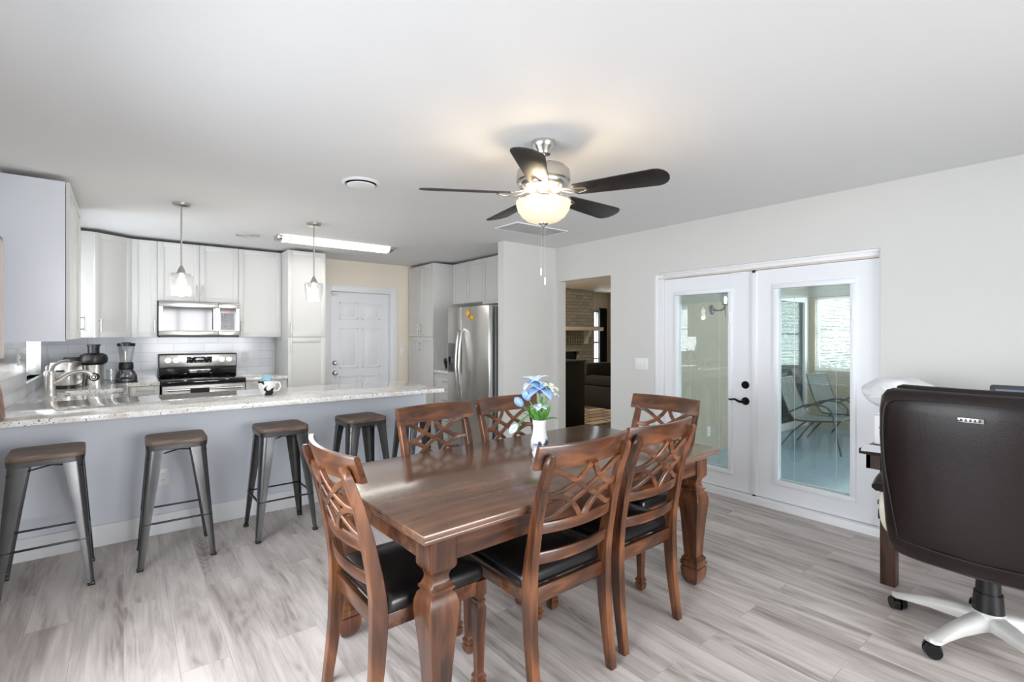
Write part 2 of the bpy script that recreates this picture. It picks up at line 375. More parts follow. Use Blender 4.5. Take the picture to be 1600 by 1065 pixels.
# baseboards
def bboard(name, a, b, h=.13, t=.014):
    bm = BM(); x0, y0 = a; x1, y1 = b
    box(bm, (x0, y0, 0), (x1, y1, h), .004); struct(name, bm, M_trim)
bboard('baseboard_right', (XR-.014, -2.6), (XR, 1.10)); bboard('baseboard_hall', (XR-.014, 2.95), (XR, 3.50))
bboard('baseboard_partition', (3.31, 4.346), (XR-.0, 4.36)); bboard('baseboard_rear', (XL, -2.6), (XR, -2.586))
bboard('baseboard_left', (XL, -2.58), (XL+.014, 4.22)); bboard('baseboard_back', (2.0, YB-.014), (2.13, YB))
bboard('baseboard_peninsula', (XL, 4.233), (2.29, 4.249), .14, .016)

# backsplash tile panels on the walls
bm = BM(); box(bm, (XL+.008, YB-.008, .9145), (1.52, YB, 1.369)); struct('trim_1', bm, M_tileb)['label'] = 'glossy white tile backsplash behind the stove'
struct('trim_2', wallbox('X', XL, .008, 4.0, YB-.001, .9145, 1.369, [(5.43, 6.28, 1.03, 1.37)]), M_tilel)['label'] = 'glossy white tile backsplash beside the sink window'

# windows: frame, panes, blinds
def window(name, axis, p, a0, a1, z0, z1, nx=2, inward=1, blinds=0, bl_z=None, sill=True, depth=.12, tilt=28):
    fr = BM(); w = .045; d0, d1 = (p, p+.04)
    def bx(bm, s, e, q0, q1, dd0=d0, dd1=d1, bev=.003):
        if axis == 'X': box(bm, (dd0, s, q0), (dd1, e, q1), bev)
        else: box(bm, (s, dd0, q0), (e, dd1, q1), bev)
    bx(fr, a0, a1, z0, z0+w); bx(fr, a0, a1, z1-w, z1)
    for k in range(nx+1):
        c = a0+(a1-a0)*k/nx; c = min(max(c, a0+w/2), a1-w/2); bx(fr, c-w/2, c+w/2, z0+w, z1-w)
    if nx > 0: bx(fr, a0+w, a1-w, (z0+z1)/2-.02, (z0+z1)/2+.02, d0+.004, d1-.004)
    root = struct(name, fr, M_trim)
    gl = BM(); bx(gl, a0+w, a1-w, z0+w, z1-w, p+.018, p+.022, 0); g = obj('window_pane', gl, M_pane, root)
    if blinds:
        b = BM(); n = blinds; top = z1-.03; bot = bl_z if bl_z else z0+.03
        q = p-.035*inward if inward > 0 else p+.075
        for k in range(n):
            z = bot+(top-bot)*(k+.5)/n
            if axis == 'X':
                Mx = Matrix.Translation((q, (a0+a1)/2, z)) @ Matrix.Rotation(R(tilt)*inward, 4, 'Y'); box(b, (-.0125, -(a1-a0)/2+.012, -.0006), (.0125, (a1-a0)/2-.012, .0006), 0, Mx)
            else:
                Mx = Matrix.Translation(((a0+a1)/2, q, z)) @ Matrix.Rotation(-R(tilt)*inward, 4, 'X'); box(b, (-(a1-a0)/2+.012, -.0125, -.0006), ((a1-a0)/2-.012, .0125, .0006), 0, Mx)
        o = obj('window_blind', b, M_white, root)
    return root
window('window_1', 'X', XL-.11, 5.43, 6.28, 1.03, 2.02, 1, -1, 38)
window('window_2', 'Y', -2.70, .5, 3.0, .25, 2.1, 4, 1)
window('window_3_added', 'X', XL-.11, .3, 2.6, .45, 2.05, 3, -1)  # unseen window added on the left wall to let the fill light in
bm = BM(); box(bm, (XL-.07, 5.41, 1.012), (XL+.02, 6.30, 1.03), .004); struct('trim_3', bm, M_trim)['label'] = 'white sill of the sink window'

# back door with its frame
bm = BM()
box(bm, (2.145, YB-.02, 0), (2.235, YB, 2.09), .004); box(bm, (3.107, YB-.02, 0), (3.215, YB, 2.09), .004); box(bm, (2.235, YB-.02, 2.005), (3.107, YB, 2.09), .004)
struct('trim_4', bm, M_trim)['label'] = 'white casing around the back door'
bm = BM(); x0, x1 = 2.24, 3.10; yd = YB+.055
box(bm, (x0, yd, .01), (x1, yd+.035, 2.0), .002)
pw = .27; 
for cx in (x0+.10+pw/2+.03, x1-.10-pw/2-.03):
    for z0, z1 in ((.20, .82), (.93, 1.50), (1.62, 1.86)):
        for (a, b, c, d) in ((cx-pw/2, cx+pw/2, z0, z0+.018), (cx-pw/2, cx+pw/2, z1-.018, z1), (cx-pw/2, cx-pw/2+.018, z0, z1), (cx+pw/2-.018, cx+pw/2, z0, z1)):
            box(bm, (a, yd-.006, c), (b, yd+.002, d), .003)
        box(bm, (cx-pw/2+.045, yd-.005, z0+.045), (cx+pw/2-.045, yd+.002, z1-.045), .004)
back_door = struct('door_1', bm, M_door); back_door['label'] = 'white six-panel back door'
for nm, z, r in (('deadbolt', 1.01, .028), ('door_knob', .868, .03)):
    bm = BM(); c = (x0+.065, yd-.004, z)
    cyl(bm, c, (c[0], yd-.014, z), .034, .030); cyl(bm, (c[0], yd-.014, z), (c[0], yd-.035, z), .013); lathe(bm, [(.012, 0), (r-.002, .006), (r, .016), (r-.008, .026), (.003, .028)], (c[0], yd-.033, z), M=Matrix.Rotation(R(90), 4, 'X'))
    obj(nm, bm, M_nickel, back_door)
bm = BM(); box(bm, (2.24, YB-.03, 1.965), (2.33, YB+.03, 1.99), .006); obj('door_closer', bm, M_white, back_door)
bm = BM(); box(bm, (2.235, YB+.1, 0), (3.107, YB+.12, 2.01)); struct('trim_5', bm, M_door)
bm = BM(); box(bm, (2.2352, YB-.002, 0), (2.2395, YB+.10, 2.01)); box(bm, (3.1005, YB-.002, 0), (3.1068, YB+.10, 2.01)); box(bm, (2.2395, YB-.002, 2.001), (3.1005, YB+.10, 2.0085)); struct('trim_9', bm, M_trim)

# French doors in the right wall
XF = XR+.04
fr = BM()
box(fr, (XR+.025, 2.862, .055), (XR+.12, 2.95, 1.995), .003); box(fr, (XR+.025, 1.10, .055), (XR+.12, 1.118, 1.995), .003)
box(fr, (XR+.025, 1.118, 1.935), (XR+.12, 2.862, 1.995), .003)
box(fr, (XR+.012, 1.10, 1.978), (XR+.03, 2.95, 1.995), .002)
box(fr, (XR+.012, 2.925, .055), (XR+.03, 2.95, 1.978), .002)
struct('trim_6', fr, M_trim)['label'] = 'white frame around the french doors'
bm = BM(); box(bm, (XR-.012, 1.102, 0), (XR+.12, 2.948, .055), .004); box(bm, (XR-.024, 1.102, 0), (XR-.012, 2.948, .018), .003)
struct('trim_7', bm, M_trim)['label'] = 'white threshold under the french doors'
bm = BM(); box(bm, (XR+.0235, 1.12, 1.936), (XR+.0255, 2.92, 1.95)); struct('trim_8', bm, pm('scuffed_bare_wood', (214, 203, 190), .7, var=.15, scale=14, stretch=(1, .4, 6)))['label'] = 'scuffed strip above the french doors'
def french_leaf(name, y0, y1, g0, g1):
    zt, gz0, gz1 = 1.93, .225, 1.768
    bm = BM(); t0, t1 = XF, XF+.044
    box(bm, (t0, y0, .06), (t1, g0, zt)); box(bm, (t0, g1, .06), (t1, y1, zt)); box(bm, (t0, g0, .06), (t1, g1, gz0)); box(bm, (t0, g0, gz1), (t1, g1, zt))
    root = struct(name, bm, M_door)
    bm = BM(); w = .038
    for (a, b, c, d) in ((g0-w, g1+w, gz0-w, gz0), (g0-w, g1+w, gz1, gz1+w), (g0-w, g0, gz0, gz1), (g1, g1+w, gz0, gz1)):
        box(bm, (t0-.012, a, c), (t0+.004, b, d), .005); box(bm, (t1-.004, a, c), (t1+.012, b, d), .005)
    obj('glass_frame', bm, M_door, root)
    bm = BM(); box(bm, (t0+.018, g0, gz0), (t0+.022, g1, gz1)); obj('glass_pane', bm, M_doorglass, root)
    bm = BM(); gw = g1-g0
    for k in range(34): box(bm, (t0+.026, g0+.004, gz1-.008-k*.0022), (t0+.036, g1-.004, gz1-.0075-k*.0022))
    for q in (.2, .78): box(bm, (t0+.030, g0+gw*q-.0012, gz0+.01), (t0+.0315, g0+gw*q+.0012, gz1-.05))
    box(bm, (t0+.026, g0+.004, gz0+.001), (t0+.036, g1-.004, gz0+.012))
    for k in range(88): z = 1.02+k*.0082; box(bm, (t0+.0265, g0+.004, z), (t0+.0355, g1-.004, z+.0004))
    o = obj('blind', bm, M_white, root)
    bm = BM(); box(bm, (t0-.02, g0-.024, 1.50), (t0-.011, g0-.012, 1.60), .003); obj('blind_slider', bm, M_white, root)
    return root
leafR = french_leaf('door_2', 1.121, 1.965, 1.295, 1.796); leafR['label'] = 'right leaf of the white french doors'
leafL = french_leaf('door_3', 2.01, 2.858, 2.213, 2.707); leafL['label'] = 'left leaf of the white french doors with black lever'
bm = BM(); box(bm, (XF-.014, 1.962, .06), (XF+.044, 2.012, 1.925), .008); a = obj('astragal', bm, M_trim, leafR)
bm = BM(); box(bm, (XF-.016, 1.972, 1.912), (XF-.004, 1.998, 1.932), .002); box(bm, (XF-.016, 1.972, .052), (XF-.004, 1.998, .066), .002); obj('bolt_cap', bm, M_black, leafR)
bm = BM(); box(bm, (XF-.014, 2.04, 1.918), (XF+.0, 2.20, 1.932), .003); obj('latch_guide', bm, M_white, leafL)
yh = 2.062
bm = BM(); cyl(bm, (XF, yh, .972), (XF-.010, yh, .972), .033, .031); cyl(bm, (XF-.010, yh, .972), (XF-.018, yh, .972), .020, .017); obj('deadbolt', bm, M_bronze, leafL)
bm = BM(); cyl(bm, (XF, yh, .835), (XF-.012, yh, .835), .034, .030); cyl(bm, (XF-.012, yh, .835), (XF-.045, yh, .835), .012)
tube(bm, [(XF-.045, yh-.012, .835), (XF-.047, yh+.03, .832), (XF-.047, yh+.07, .848), (XF-.045, yh+.11, .842), (XF-.044, yh+.125, .846)], [.012, .006]); obj('door_lever', bm, M_bronze, leafL)

# ------------------------------------------------ sunroom beyond the french doors
M_sunfloor = pm('painted_blue_grey_floor', (160, 183, 198), .22, var=.03)
M_sunwall = pm('beige_sunroom_paint', (190, 180, 160), .8, var=.02)
bm = BM(); box(bm, (XR+.12, -.3, -.10), (8.6, 3.35, -.02)); struct('floor_sunroom', bm, M_sunfloor)
bm = BM(); box(bm, (XR+.12, -.3, ZC), (8.6, 3.35, ZC+.1)); struct('ceiling_sunroom', bm, M_ceil)
struct('wall_sunroom_far', wallbox('X', 8.45, .12, -.18, 3.2, -.02, ZC, [(1.55, 3.12, .85, 1.98)]), M_sunwall)
struct('wall_sunroom_left', wallbox('Y', 3.20, .14, XR+.12, 8.57, -.02, ZC, [(6.55, 8.36, 0, 2.0)]), M_sunwall)
struct('wall_sunroom_near', wallbox('Y', -.30, .12, XR+.12, 8.57, -.02, ZC, [(4.6, 8.0, .6, 2.2)]), M_sunwall)
window('window_4', 'X', 8.50, 1.55, 3.12, .85, 1.98, 2, 1, 46, tilt=32)
window('window_5', 'Y', -.28, 4.6, 8.0, .6, 2.2, 4, 1)
# sliding door on the sunroom's left wall
bm = BM()
for a, b, c, d in ((6.55, 6.64, 0, 2.0), (8.27, 8.36, 0, 2.0), (6.64, 8.27, 1.90, 2.0), (6.64, 8.27, 0, .10), (7.40, 7.46, .1, 1.9)): box(bm, (a, 3.19, c), (b, 3.27, d), .006)
sl = struct('door_4', bm, M_trim); sl['label'] = 'white framed sliding glass door in the sunroom'
bm = BM(); box(bm, (6.64, 3.225, .10), (8.27, 3.231, 1.90)); obj('glass_pane', bm, mat_glass('slider_glass', (.42, .55, .52), 1.2), sl)
# green planting outside
M_leafg = pm('dark_green_foliage', (38, 66, 46), .7, var=.6, scale=9)
M_leafl = pm('light_green_foliage', (104, 150, 112), .7, var=.5, scale=6)
def shrub(name, label, c, r, m, seed, n=1500):
    rnd = random.Random(seed); bm = BM()
    for k in range(n):
        a = rnd.uniform(0, 2*PI); b = math.acos(rnd.uniform(-1, 1)); q = rnd.uniform(.55, 1)**.4
        p = Vector((c[0]+r[0]*q*math.sin(b)*math.cos(a), c[1]+r[1]*q*math.sin(b)*math.sin(a), c[2]+r[2]*q*math.cos(b)))
        if p.z < .02: p.z = .02+rnd.random()*.1
        s = rnd.uniform(.05, .10); d = Vector((rnd.gauss(0, 1), rnd.gauss(0, 1), rnd.gauss(0, .6))).normalized(); e = d.orthogonal().normalized()
        v = [bm.verts.new(p+x) for x in (-d*s, e*s*.45, d*s, -e*s*.45)]; bm.faces.new(v)
    root = thing(name, label, 'shrub', (0, 0, 0), group='shrubs outside the sunroom')
    obj('foliage', bm, m, root, smooth=False)
    bm = BM()
    for k in range(5):
        a = k*1.3; tube(bm, [(c[0], c[1], -.1), (c[0]+r[0]*.2*math.cos(a), c[1]+r[1]*.2*math.sin(a), c[2]*.6), (c[0]+r[0]*.6*math.cos(a), c[1]+r[1]*.6*math.sin(a), c[2]+r[2]*.3)], [.03, .01], 6, 4)
    obj('stem', bm, pm('bark', (84, 70, 58), .8), root)
shrub('shrub', 'dark green shrub seen through the sliding glass door', (9.3, 4.35, 1.2), (.9, .75, 1.7), M_leafg, 1, 4500)
shrub('shrub', 'pale green shrub seen through the blinds of the sunroom window', (11.4, 2.7, 1.0), (.8, 1.9, 1.5), M_leafl, 3, 4500)
bm = BM(); box(bm, (8.6, -4, -.15), (16, 10, -.10)); struct('ground_outside', bm, pm('lawn', (118, 140, 92), .9, var=.3, scale=5))
bm = BM(); box(bm, (6.4, 3.36, -.15), (8.6, 5.05, -.10)); struct('ground_patio', bm, pm('concrete', (160, 160, 155), .9, var=.1))

# ------------------------------------------------ living room beyond the hall opening
M_livwall = pm('cream_living_room_paint', (196, 188, 168), .8, var=.02)
M_brick = mat_tile('whitewashed_brick', 'X', .21, .075, (150, 148, 143), (176, 174, 168), (132, 130, 126), .8, .008)
bm = BM(); box(bm, (XR+.12, 3.34, -.10), (9.7, 8.4, -.02)); struct('floor_living', bm, pm('dark_living_floor', (84, 72, 62), .5, var=.1))
bm = BM(); box(bm, (XR+.12, 3.34, ZC), (9.7, 8.4, ZC+.1)); struct('ceiling_living', bm, M_ceil)
struct('wall_living_far', wallbox('Y', 8.2, .12, XR+.12, 9.62, -.02, ZC, [(8.86, 9.22, .45, 2.0)]), M_livwall)
bm = BM(); box(bm, (9.5, 5.2, -.02), (9.62, 8.2, ZC)); struct('wall_living_right', bm, M_livwall)
bm = BM(); box(bm, (6.28, 5.08, -.02), (9.5, 5.2, ZC)); struct('wall_living_near', bm, M_livwall)
bm = BM(); box(bm, (6.28, 3.34, -.02), (6.4, 5.08, ZC)); struct('wall_living_side', bm, M_livwall)
bm = BM(); box(bm, (XR+.12, YB+.12, -.02), (XR+.24, 8.2, ZC)); struct('wall_living_left', bm, M_livwall)
w = window('window_6', 'Y', 8.24, 8.86, 9.22, .45, 2.0, 1, 1)
bm = BM()
for zz in (.45, .83, 1.22, 1.6, 1.98): box(bm, (8.86, 8.195, zz-.012), (9.22, 8.21, zz+.012))
for xx in (8.86, 8.98, 9.1, 9.22): box(bm, (xx-.009, 8.195, .44), (xx+.009, 8.21, 2.0))
obj('window_grille', bm, M_black, w)
# curtain
def curtain(name, label, x0, x1, y, z0, z1, folds):
    bm = BM(); N = folds*8
    top, bot = [], []
    pr = [(x0+(x1-x0)*k/N, y+.03*math.sin(k/8*2*PI)) for k in range(N+1)]
    ring = [(x, q-.004) for x, q in pr]+[(x, q+.004) for x, q in pr[::-1]]
    rings(bm, [[(x, q, z0) for x, q in ring], [(x, q, z1) for x, q in ring]])
    return tag(obj(name, bm, pm('black_curtain_cloth', (16, 16, 17), .9)), label, 'curtain')
curtain('curtain', 'black curtain hanging beside the living room window', 9.12, 9.36, 8.13, .25, 2.06, 4)
# fireplace
fp = thing('fireplace', 'whitewashed brick fireplace with white mantel in the living room', 'fireplace', (7.75, 7.9, -.02))
bm = BM()
for a, b, c, d in ((-.9, .9, 1.05, ZC+.01), (-.9, -.42, 0, 1.05), (.42, .9, 0, 1.05)): box(bm, (a, 0, c), (b, .29, d))
obj('chimney_breast', bm, M_brick, fp)
bm = BM(); box(bm, (-.42, .10, 0), (.42, .28, 1.05)); obj('firebox', bm, M_black, fp)
bm = BM(); box(bm, (-1.0, -.22, 1.52), (1.0, .0, 1.60), .006); obj('mantel', bm, pm('cream_mantel', (232, 226, 208), .5), fp)
for cx in (-.62, .62):
    bm = BM(); prism(bm, [(0, 0), (-.17, 0), (-.15, -.08), (-.06, -.16), (-.04, -.30), (0, -.30)], -.05, .05, Matrix.Translation((cx, 0, 1.52)) @ Matrix.Rotation(R(90), 4, 'Z') @ Matrix.Rotation(R(90), 4, 'X')); obj('corbel', bm, M_trim, fp)
bm = BM()
for k in range(13): box(bm, (-.5+k*.078, -.03, 1.22), (-.5+k*.078+.045, 0.0, 1.50), .003)
obj('brick_course', bm, M_brick, fp)
# black cabinet, sofa, rug
sb = thing('sideboard', 'tall black sideboard seen through the hall opening', 'sideboard', (5.0, 5.52, -.02))
bm = BM(); box(bm, (-.62, -.2, 0), (.62, .22, 1.0), .004); obj('cabinet_body', bm, pm('matte_black_paint', (15, 15, 16), .6), sb)
bm = BM(); box(bm, (-.64, -.22, 1.0), (.64, .24, 1.03), .004); obj('cabinet_top', bm, pm('matte_black_top', (30, 30, 31), .4), sb)
sf = thing('sofa', 'black sofa beside the patterned rug in the living room', 'sofa', (8.3, 6.6, -.02))
M_sofa = pm('black_sofa_cloth', (18, 18, 19), .8)
bm = BM(); box(bm, (-1.0, -.42, .0), (1.0, .42, .42), .04); obj('seat', bm, M_sofa, sf)
bm = BM(); box(bm, (-1.0, .25, .42), (1.0, .45, .85), .05); obj('backrest', bm, M_sofa, sf)
for s in (-1, 1):
    bm = BM(); box(bm, (s*.8, -.42, .42), (s*1.0, .30, .62), .05); obj('armrest', bm, M_sofa, sf)
bm = BM(); box(bm, (5.7, 5.25, -.019), (7.25, 6.6, -.008)); 
m, n, l, p = new_mat('patterned_rug'); tc = n.new('ShaderNodeTexCoord'); ck = n.new('ShaderNodeTexBrick'); l.new(tc.outputs['Object'], ck.inputs['Vector'])
ck.inputs['Color1'].default_value = (*s2l((206, 194, 176)), 1); ck.inputs['Color2'].default_value = (*s2l((120, 104, 90)), 1); ck.inputs['Mortar'].default_value = (*s2l((60, 50, 44)), 1)
ck.inputs['Scale'].default_value = 1; ck.inputs['Brick Width'].default_value = .5; ck.inputs['Row Height'].default_value = .24; ck.inputs['Mortar Size'].default_value = .03; l.new(ck.outputs['Color'], p.inputs['Base Color'])
tag(obj('rug', bm, m), 'beige and brown patterned rug on the living room floor', 'rug')

# ================================================================== KITCHEN
# peninsula panel
bm = BM(); box(bm, (XL+.002, 4.25, .001), (2.29, 4.36, .879)); tag(obj('peninsula_panel', bm, M_pen), 'blue-grey painted panel under the granite bar behind the stools', 'half wall')
# worktop (L shaped, one continuous slab, with the sink cut-out)
z0, z1 = .880, .916
bm = BM()
box(bm, (XL+.009, 3.87, z0), (2.27, 4.84, z1), .004)
for a in ((XL+.009, 4.84, -.385, YB-.009), (.0, 4.84, .03, 6.23), (-.385, 4.84, .0, 5.14), (-.385, 5.66, .0, 6.23), (-.385, 6.23, .295, YB-.009)):
    box(bm, (a[0], a[1], z0), (a[2], a[3], z1))
top_o = tag(obj('worktop', bm, M_granite), 'L-shaped cream and grey speckled granite worktop with the sink', 'worktop')
bm = BM(); box(bm, (1.08, 6.21, z0), (1.523, YB-.009, z1), .003); tag(obj('worktop', bm, M_granite), 'short granite worktop between stove and tall pantry cabinet', 'worktop')
bm = BM(); box(bm, (3.385, 5.43, z0), (XR-.002, 6.085, z1), .003); tag(obj('worktop', bm, M_granite), 'small granite worktop beside the refrigerator', 'worktop')

def handle(parent, c, L=.13, vert=True, out=(0, -1, 0), m=None):
    bm = BM(); o = Vector(out); c = Vector(c); d = Vector((0, 0, 1)) if vert else Vector((-o.y, o.x, 0))
    a, b = c-d*L/2, c+d*L/2
    cyl(bm, a+o*.030, b+o*.030, .0055, seg=10)
    for q in (a+d*.018, b-d*.018): cyl(bm, q, q+o*.030, .005, seg=8)
    return obj('handle', bm, m or M_nickel, parent)
def shaker(parent, x0, x1, z0, z1, y, name='door', hx=None, hz=None, vert=True, rail=.055, L=.13):
    """front lying in the plane Y=y facing -Y (local)"""
    bm = BM(); g = .0015; x0 += g; x1 -= g; z0 += g; z1 -= g
    box(bm, (x0, y-.012, z0), (x1, y, z1))
    r = min(rail, (z1-z0)*.28)
    for a, b, c, d in ((x0, x0+r, z0, z1), (x1-r, x1, z0, z1), (x0+r, x1-r, z0, z0+r), (x0+r, x1-r, z1-r, z1)): box(bm, (a, y-.020, c), (b, y-.011, d), .0015)
    o = obj(name, bm, M_cab, parent)
    if hx is not None: handle(o, (hx, y-.020, hz), L, vert)
    return o
def carcass(parent, x0, x1, y0, y1, z0, z1):
    bm = BM(); box(bm, (x0+.0005, y0, z0), (x1-.0005, y1, z1), .001); return obj('cabinet_body', bm, M_cab, parent)
ZT = 2.405
YU = 6.54   # front plane of upper boxes
def upper(label, x0, x1, z0, z1, doors, group='white upper cabinets'):
    r = thing('wall_cabinet', label, 'cabinet', (0, 0, 0), group=group)
    carcass(r, x0, x1, YU, YB-.001, z0, z1)
    for (a, b, hx) in doors: shaker(r, a, b, z0, z1, YU, 'door', hx, z0+.12)
    return r
upper('white upper cabinet just left of the microwave', .061, .284, 1.37, ZT, [(.061, .284, .262)])
upper('white double-door cabinet directly above the microwave', .284, 1.057, 1.765, ZT, [(.284, .670, .640), (.670, 1.057, .700)])
upper('white upper cabinet between microwave and tall pantry cabinet', 1.057, 1.524, 1.37, ZT, [(1.057, 1.524, 1.085)])
# diagonal corner cabinet
r = thing('corner_cabinet', 'white diagonal corner wall cabinet over the blender and juicer', 'cabinet', group='white upper cabinets')
bm = BM(); prism(bm, [(XL+.001, YB-.001), (XL+.001, 6.32), (-.24, 6.32), (.060, 6.54), (.060, YB-.001)], 1.37, ZT); obj('cabinet_body', bm, M_cab, r)
d = Vector((.30, .22)); L = d.length; ang = math.atan2(d.y, d.x)
MM = Matrix.Translation((-.24, 6.32, 0)) @ Matrix.Rotation(ang, 4, 'Z')
bm = BM()
for a, b, c, e, q0, q1 in ((.01, L-.002, 1.372, ZT-.002, -.012, 0), (.01, .06, 1.372, ZT-.002, -.02, -.011), (L-.052, L-.002, 1.372, ZT-.002, -.02, -.011), (.06, L-.052, 1.372, 1.427, -.02, -.011), (.06, L-.052, ZT-.057, ZT-.002, -.02, -.011)): box(bm, (a, q0, c), (b, q1, e), .001, MM)
dd = obj('door', bm, M_cab, r); hb = handle(dd, (.045, -.02, 1.49)); hb.matrix_local = MM
# near left cabinet
r = thing('wall_cabinet', 'big white upper cabinet nearest the camera on the left wall', 'cabinet', group='white upper cabinets')
bm = BM(); box(bm, (XL+.001, 4.39, 1.362), (-.305, 5.42, ZT), .001); obj('cabinet_body', bm, M_cab, r)
bm = BM(); box(bm, (XL+.001, 4.384, 1.352), (-.303, 4.39, ZT+.0), .001); obj('end_panel', bm, pm('cool_white_end_panel', (222, 226, 233), .4, var=.01), r)
for a, b, hy in ((4.392, 4.905, 4.87), (4.908, 5.418, 5.37)):
    bm = BM(); box(bm, (-.300, a, 1.364), (-.288, b, ZT-.002)); q = .055
    for y0_, y1_, c, e in ((a, a+q, 1.364, ZT-.002), (b-q, b, 1.364, ZT-.002), (a+q, b-q, 1.364, 1.419), (a+q, b-q, ZT-.057, ZT-.002)): box(bm, (-.289, y0_, c), (-.280, y1_, e), .001)
    dd = obj('door', bm, M_cab, r)
    if hy > 5: handle(dd, (-.280, hy, 1.49), out=(1, 0, 0))
# tall pantry left of back door
YP = 6.24
r = thing('pantry_cabinet', 'tall white pantry cabinet left of the back door', 'cabinet', group='tall pantry cabinets')
carcass(r, 1.525, 1.962, YP, YB-.001, .0, ZT)
shaker(r, 1.525, 1.962, 1.372, ZT, YP, 'door', 1.555, 1.48); shaker(r, 1.525, 1.962, .10, 1.368, YP, 'door', 1.555, 1.25)
# base cabinets back run
r = thing('base_cabinet', 'white base cabinet with drawer left of the stove', 'cabinet', group='white base cabinets')
carcass(r, .035, .292, YP+.02, YB-.001, 0, .879); shaker(r, .045, .292, .70, .875, YP+.02, 'drawer', .16, .79, False, L=.10); shaker(r, .045, .292, .10, .695, YP+.02, 'door', .26, .6)
r = thing('base_cabinet', 'white base cabinet with drawer right of the stove', 'cabinet', group='white base cabinets')
carcass(r, 1.083, 1.523, YP+.02, YB-.001, 0, .879); shaker(r, 1.083, 1.523, .70, .875, YP+.02, 'drawer', 1.30, .79, False); shaker(r, 1.083, 1.523, .10, .695, YP+.02, 'door', 1.12, .6)
r = thing('base_cabinet', 'white base cabinet under the sink along the left wall', 'cabinet', group='white base cabinets')
bm = BM(); box(bm, (XL+.001, 4.85, 0), (-.41, YB-.001, .879)); box(bm, (-.41, 5.70, 0), (-.02, YB-.001, .879)); box(bm, (-.41, 4.85, 0), (-.02, 5.10, .879)); box(bm, (-.41, 5.10, 0), (-.02, 5.70, .66)); obj('cabinet_body', bm, M_cab, r)
r = thing('base_cabinet', 'white cabinet on the kitchen side under the granite bar', 'cabinet', group='white base cabinets')
bm = BM(); box(bm, (XL+.64, 4.361, 0), (2.26, 4.80, .879)); obj('cabinet_body', bm, M_cab, r)

# right side of kitchen, built facing -Y then turned to face -X : local x -> world -y
def side(name, label, group): return thing(name, label, 'cabinet', (0, 0, 0), -PI/2, group)
# rotation -90: local (x,y) -> world (y, -x).  world X = local y ; world Y = -local x
XPf = 3.415
r = side('pantry_cabinet', 'tall white pantry cabinet beside the refrigerator counter', 'tall pantry cabinets')
carcass(r, -YB+.001, -6.09, XPf, XR-.001, 0, ZT)
mid = -(YB+6.09)/2
for a, b, h in ((-YB+.02, mid, mid-.03), (mid, -6.09, mid+.03)):
    shaker(r, a, b, 1.372, ZT, XPf, 'door', h, 1.50); shaker(r, a, b, .10, 1.368, XPf, 'door', h, 1.23)
r = side('base_cabinet', 'white drawer cabinet between refrigerator and pantry', 'white base cabinets')
carcass(r, -6.085, -5.43, XPf+.02, XR-.001, 0, .879)
for a, b in ((.66, .875), (.38, .655), (.10, .375)): shaker(r, -6.085, -5.43, a, b, XPf+.02, 'drawer', -5.78, (a+b)/2, False)
r = side('wall_cabinet', 'white double-door cabinet above the left half of the refrigerator', 'white upper cabinets')
carcass(r, -6.088, -5.345, 3.73, XR-.001, 1.835, ZT)
shaker(r, -6.088, -5.72, 1.835, ZT, 3.73, 'door'); shaker(r, -5.72, -5.345, 1.835, ZT, 3.73, 'door')
r = side('wall_cabinet', 'white cabinet above the right half of the refrigerator', 'white upper cabinets')
carcass(r, -5.345, -4.462, 3.73, XR-.001, 1.80, ZT); shaker(r, -5.345, -4.90, 1.80, ZT, 3.73, 'door'); shaker(r, -4.90, -4.462, 1.80, ZT, 3.73, 'door')

# refrigerator (front faces -X)
fr = thing('refrigerator', 'stainless side-by-side refrigerator with two curved handles', 'refrigerator', (0, 0, 0), -PI/2)
bm = BM(); box(bm, (-5.405, 3.30, .02), (-4.50, 4.05, 1.72), .006); obj('cabinet_body', bm, pm('grey_fridge_side', (120, 122, 124), .4, .3), fr)
ys = -5.075
def fdoor(x0, x1, disp):
    bm = BM(); y0, y1 = 3.215, 3.285
    if not disp: box(bm, (x0, y0, .05), (x1, y1, 1.735), .012)
    else:
        a, b, c, d = disp
        box(bm, (x0, y0, .05), (x1, y1, c), .008); box(bm, (x0, y0, d), (x1, y1, 1.735), .008); box(bm, (x0, y0, c), (a, y1, d)); box(bm, (b, y0, c), (x1, y1, d))
    return obj('door', bm, M_steel, fr)
dsp = (-5.385, -5.16, .935, 1.29)
dl = fdoor(-5.403, ys-.003, dsp); dr = fdoor(ys+.003, -4.502, None)
bm = BM(); box(bm, (dsp[0]-.004, 3.275, dsp[2]), (dsp[1]+.004, 3.284, dsp[3])); box(bm, (dsp[0], 3.218, 1.12), (dsp[1], 3.28, dsp[3]), .006); box(bm, (dsp[0]+.03, 3.23, 1.04), (dsp[1]-.03, 3.27, 1.12), .006); box(bm, (dsp[0], 3.217, dsp[2]), (dsp[1], 3.28, dsp[2]+.02), .003)
obj('dispenser', bm, pm('dark_grey_plastic', (84, 86, 90), .35), fr)
for x, pr in ((ys-.035, dl), (ys+.035, dr)):
    bm = BM(); pts = [(x, 3.215, .55), (x, 3.185, .60), (x, 3.160, .80), (x, 3.150, 1.02), (x, 3.160, 1.22), (x, 3.185, 1.42), (x, 3.215, 1.47)]
    ribbon(bm, pts, .024, .02, lambda p: (0, 1, .001)); obj('handle', bm, M_steelh, pr)
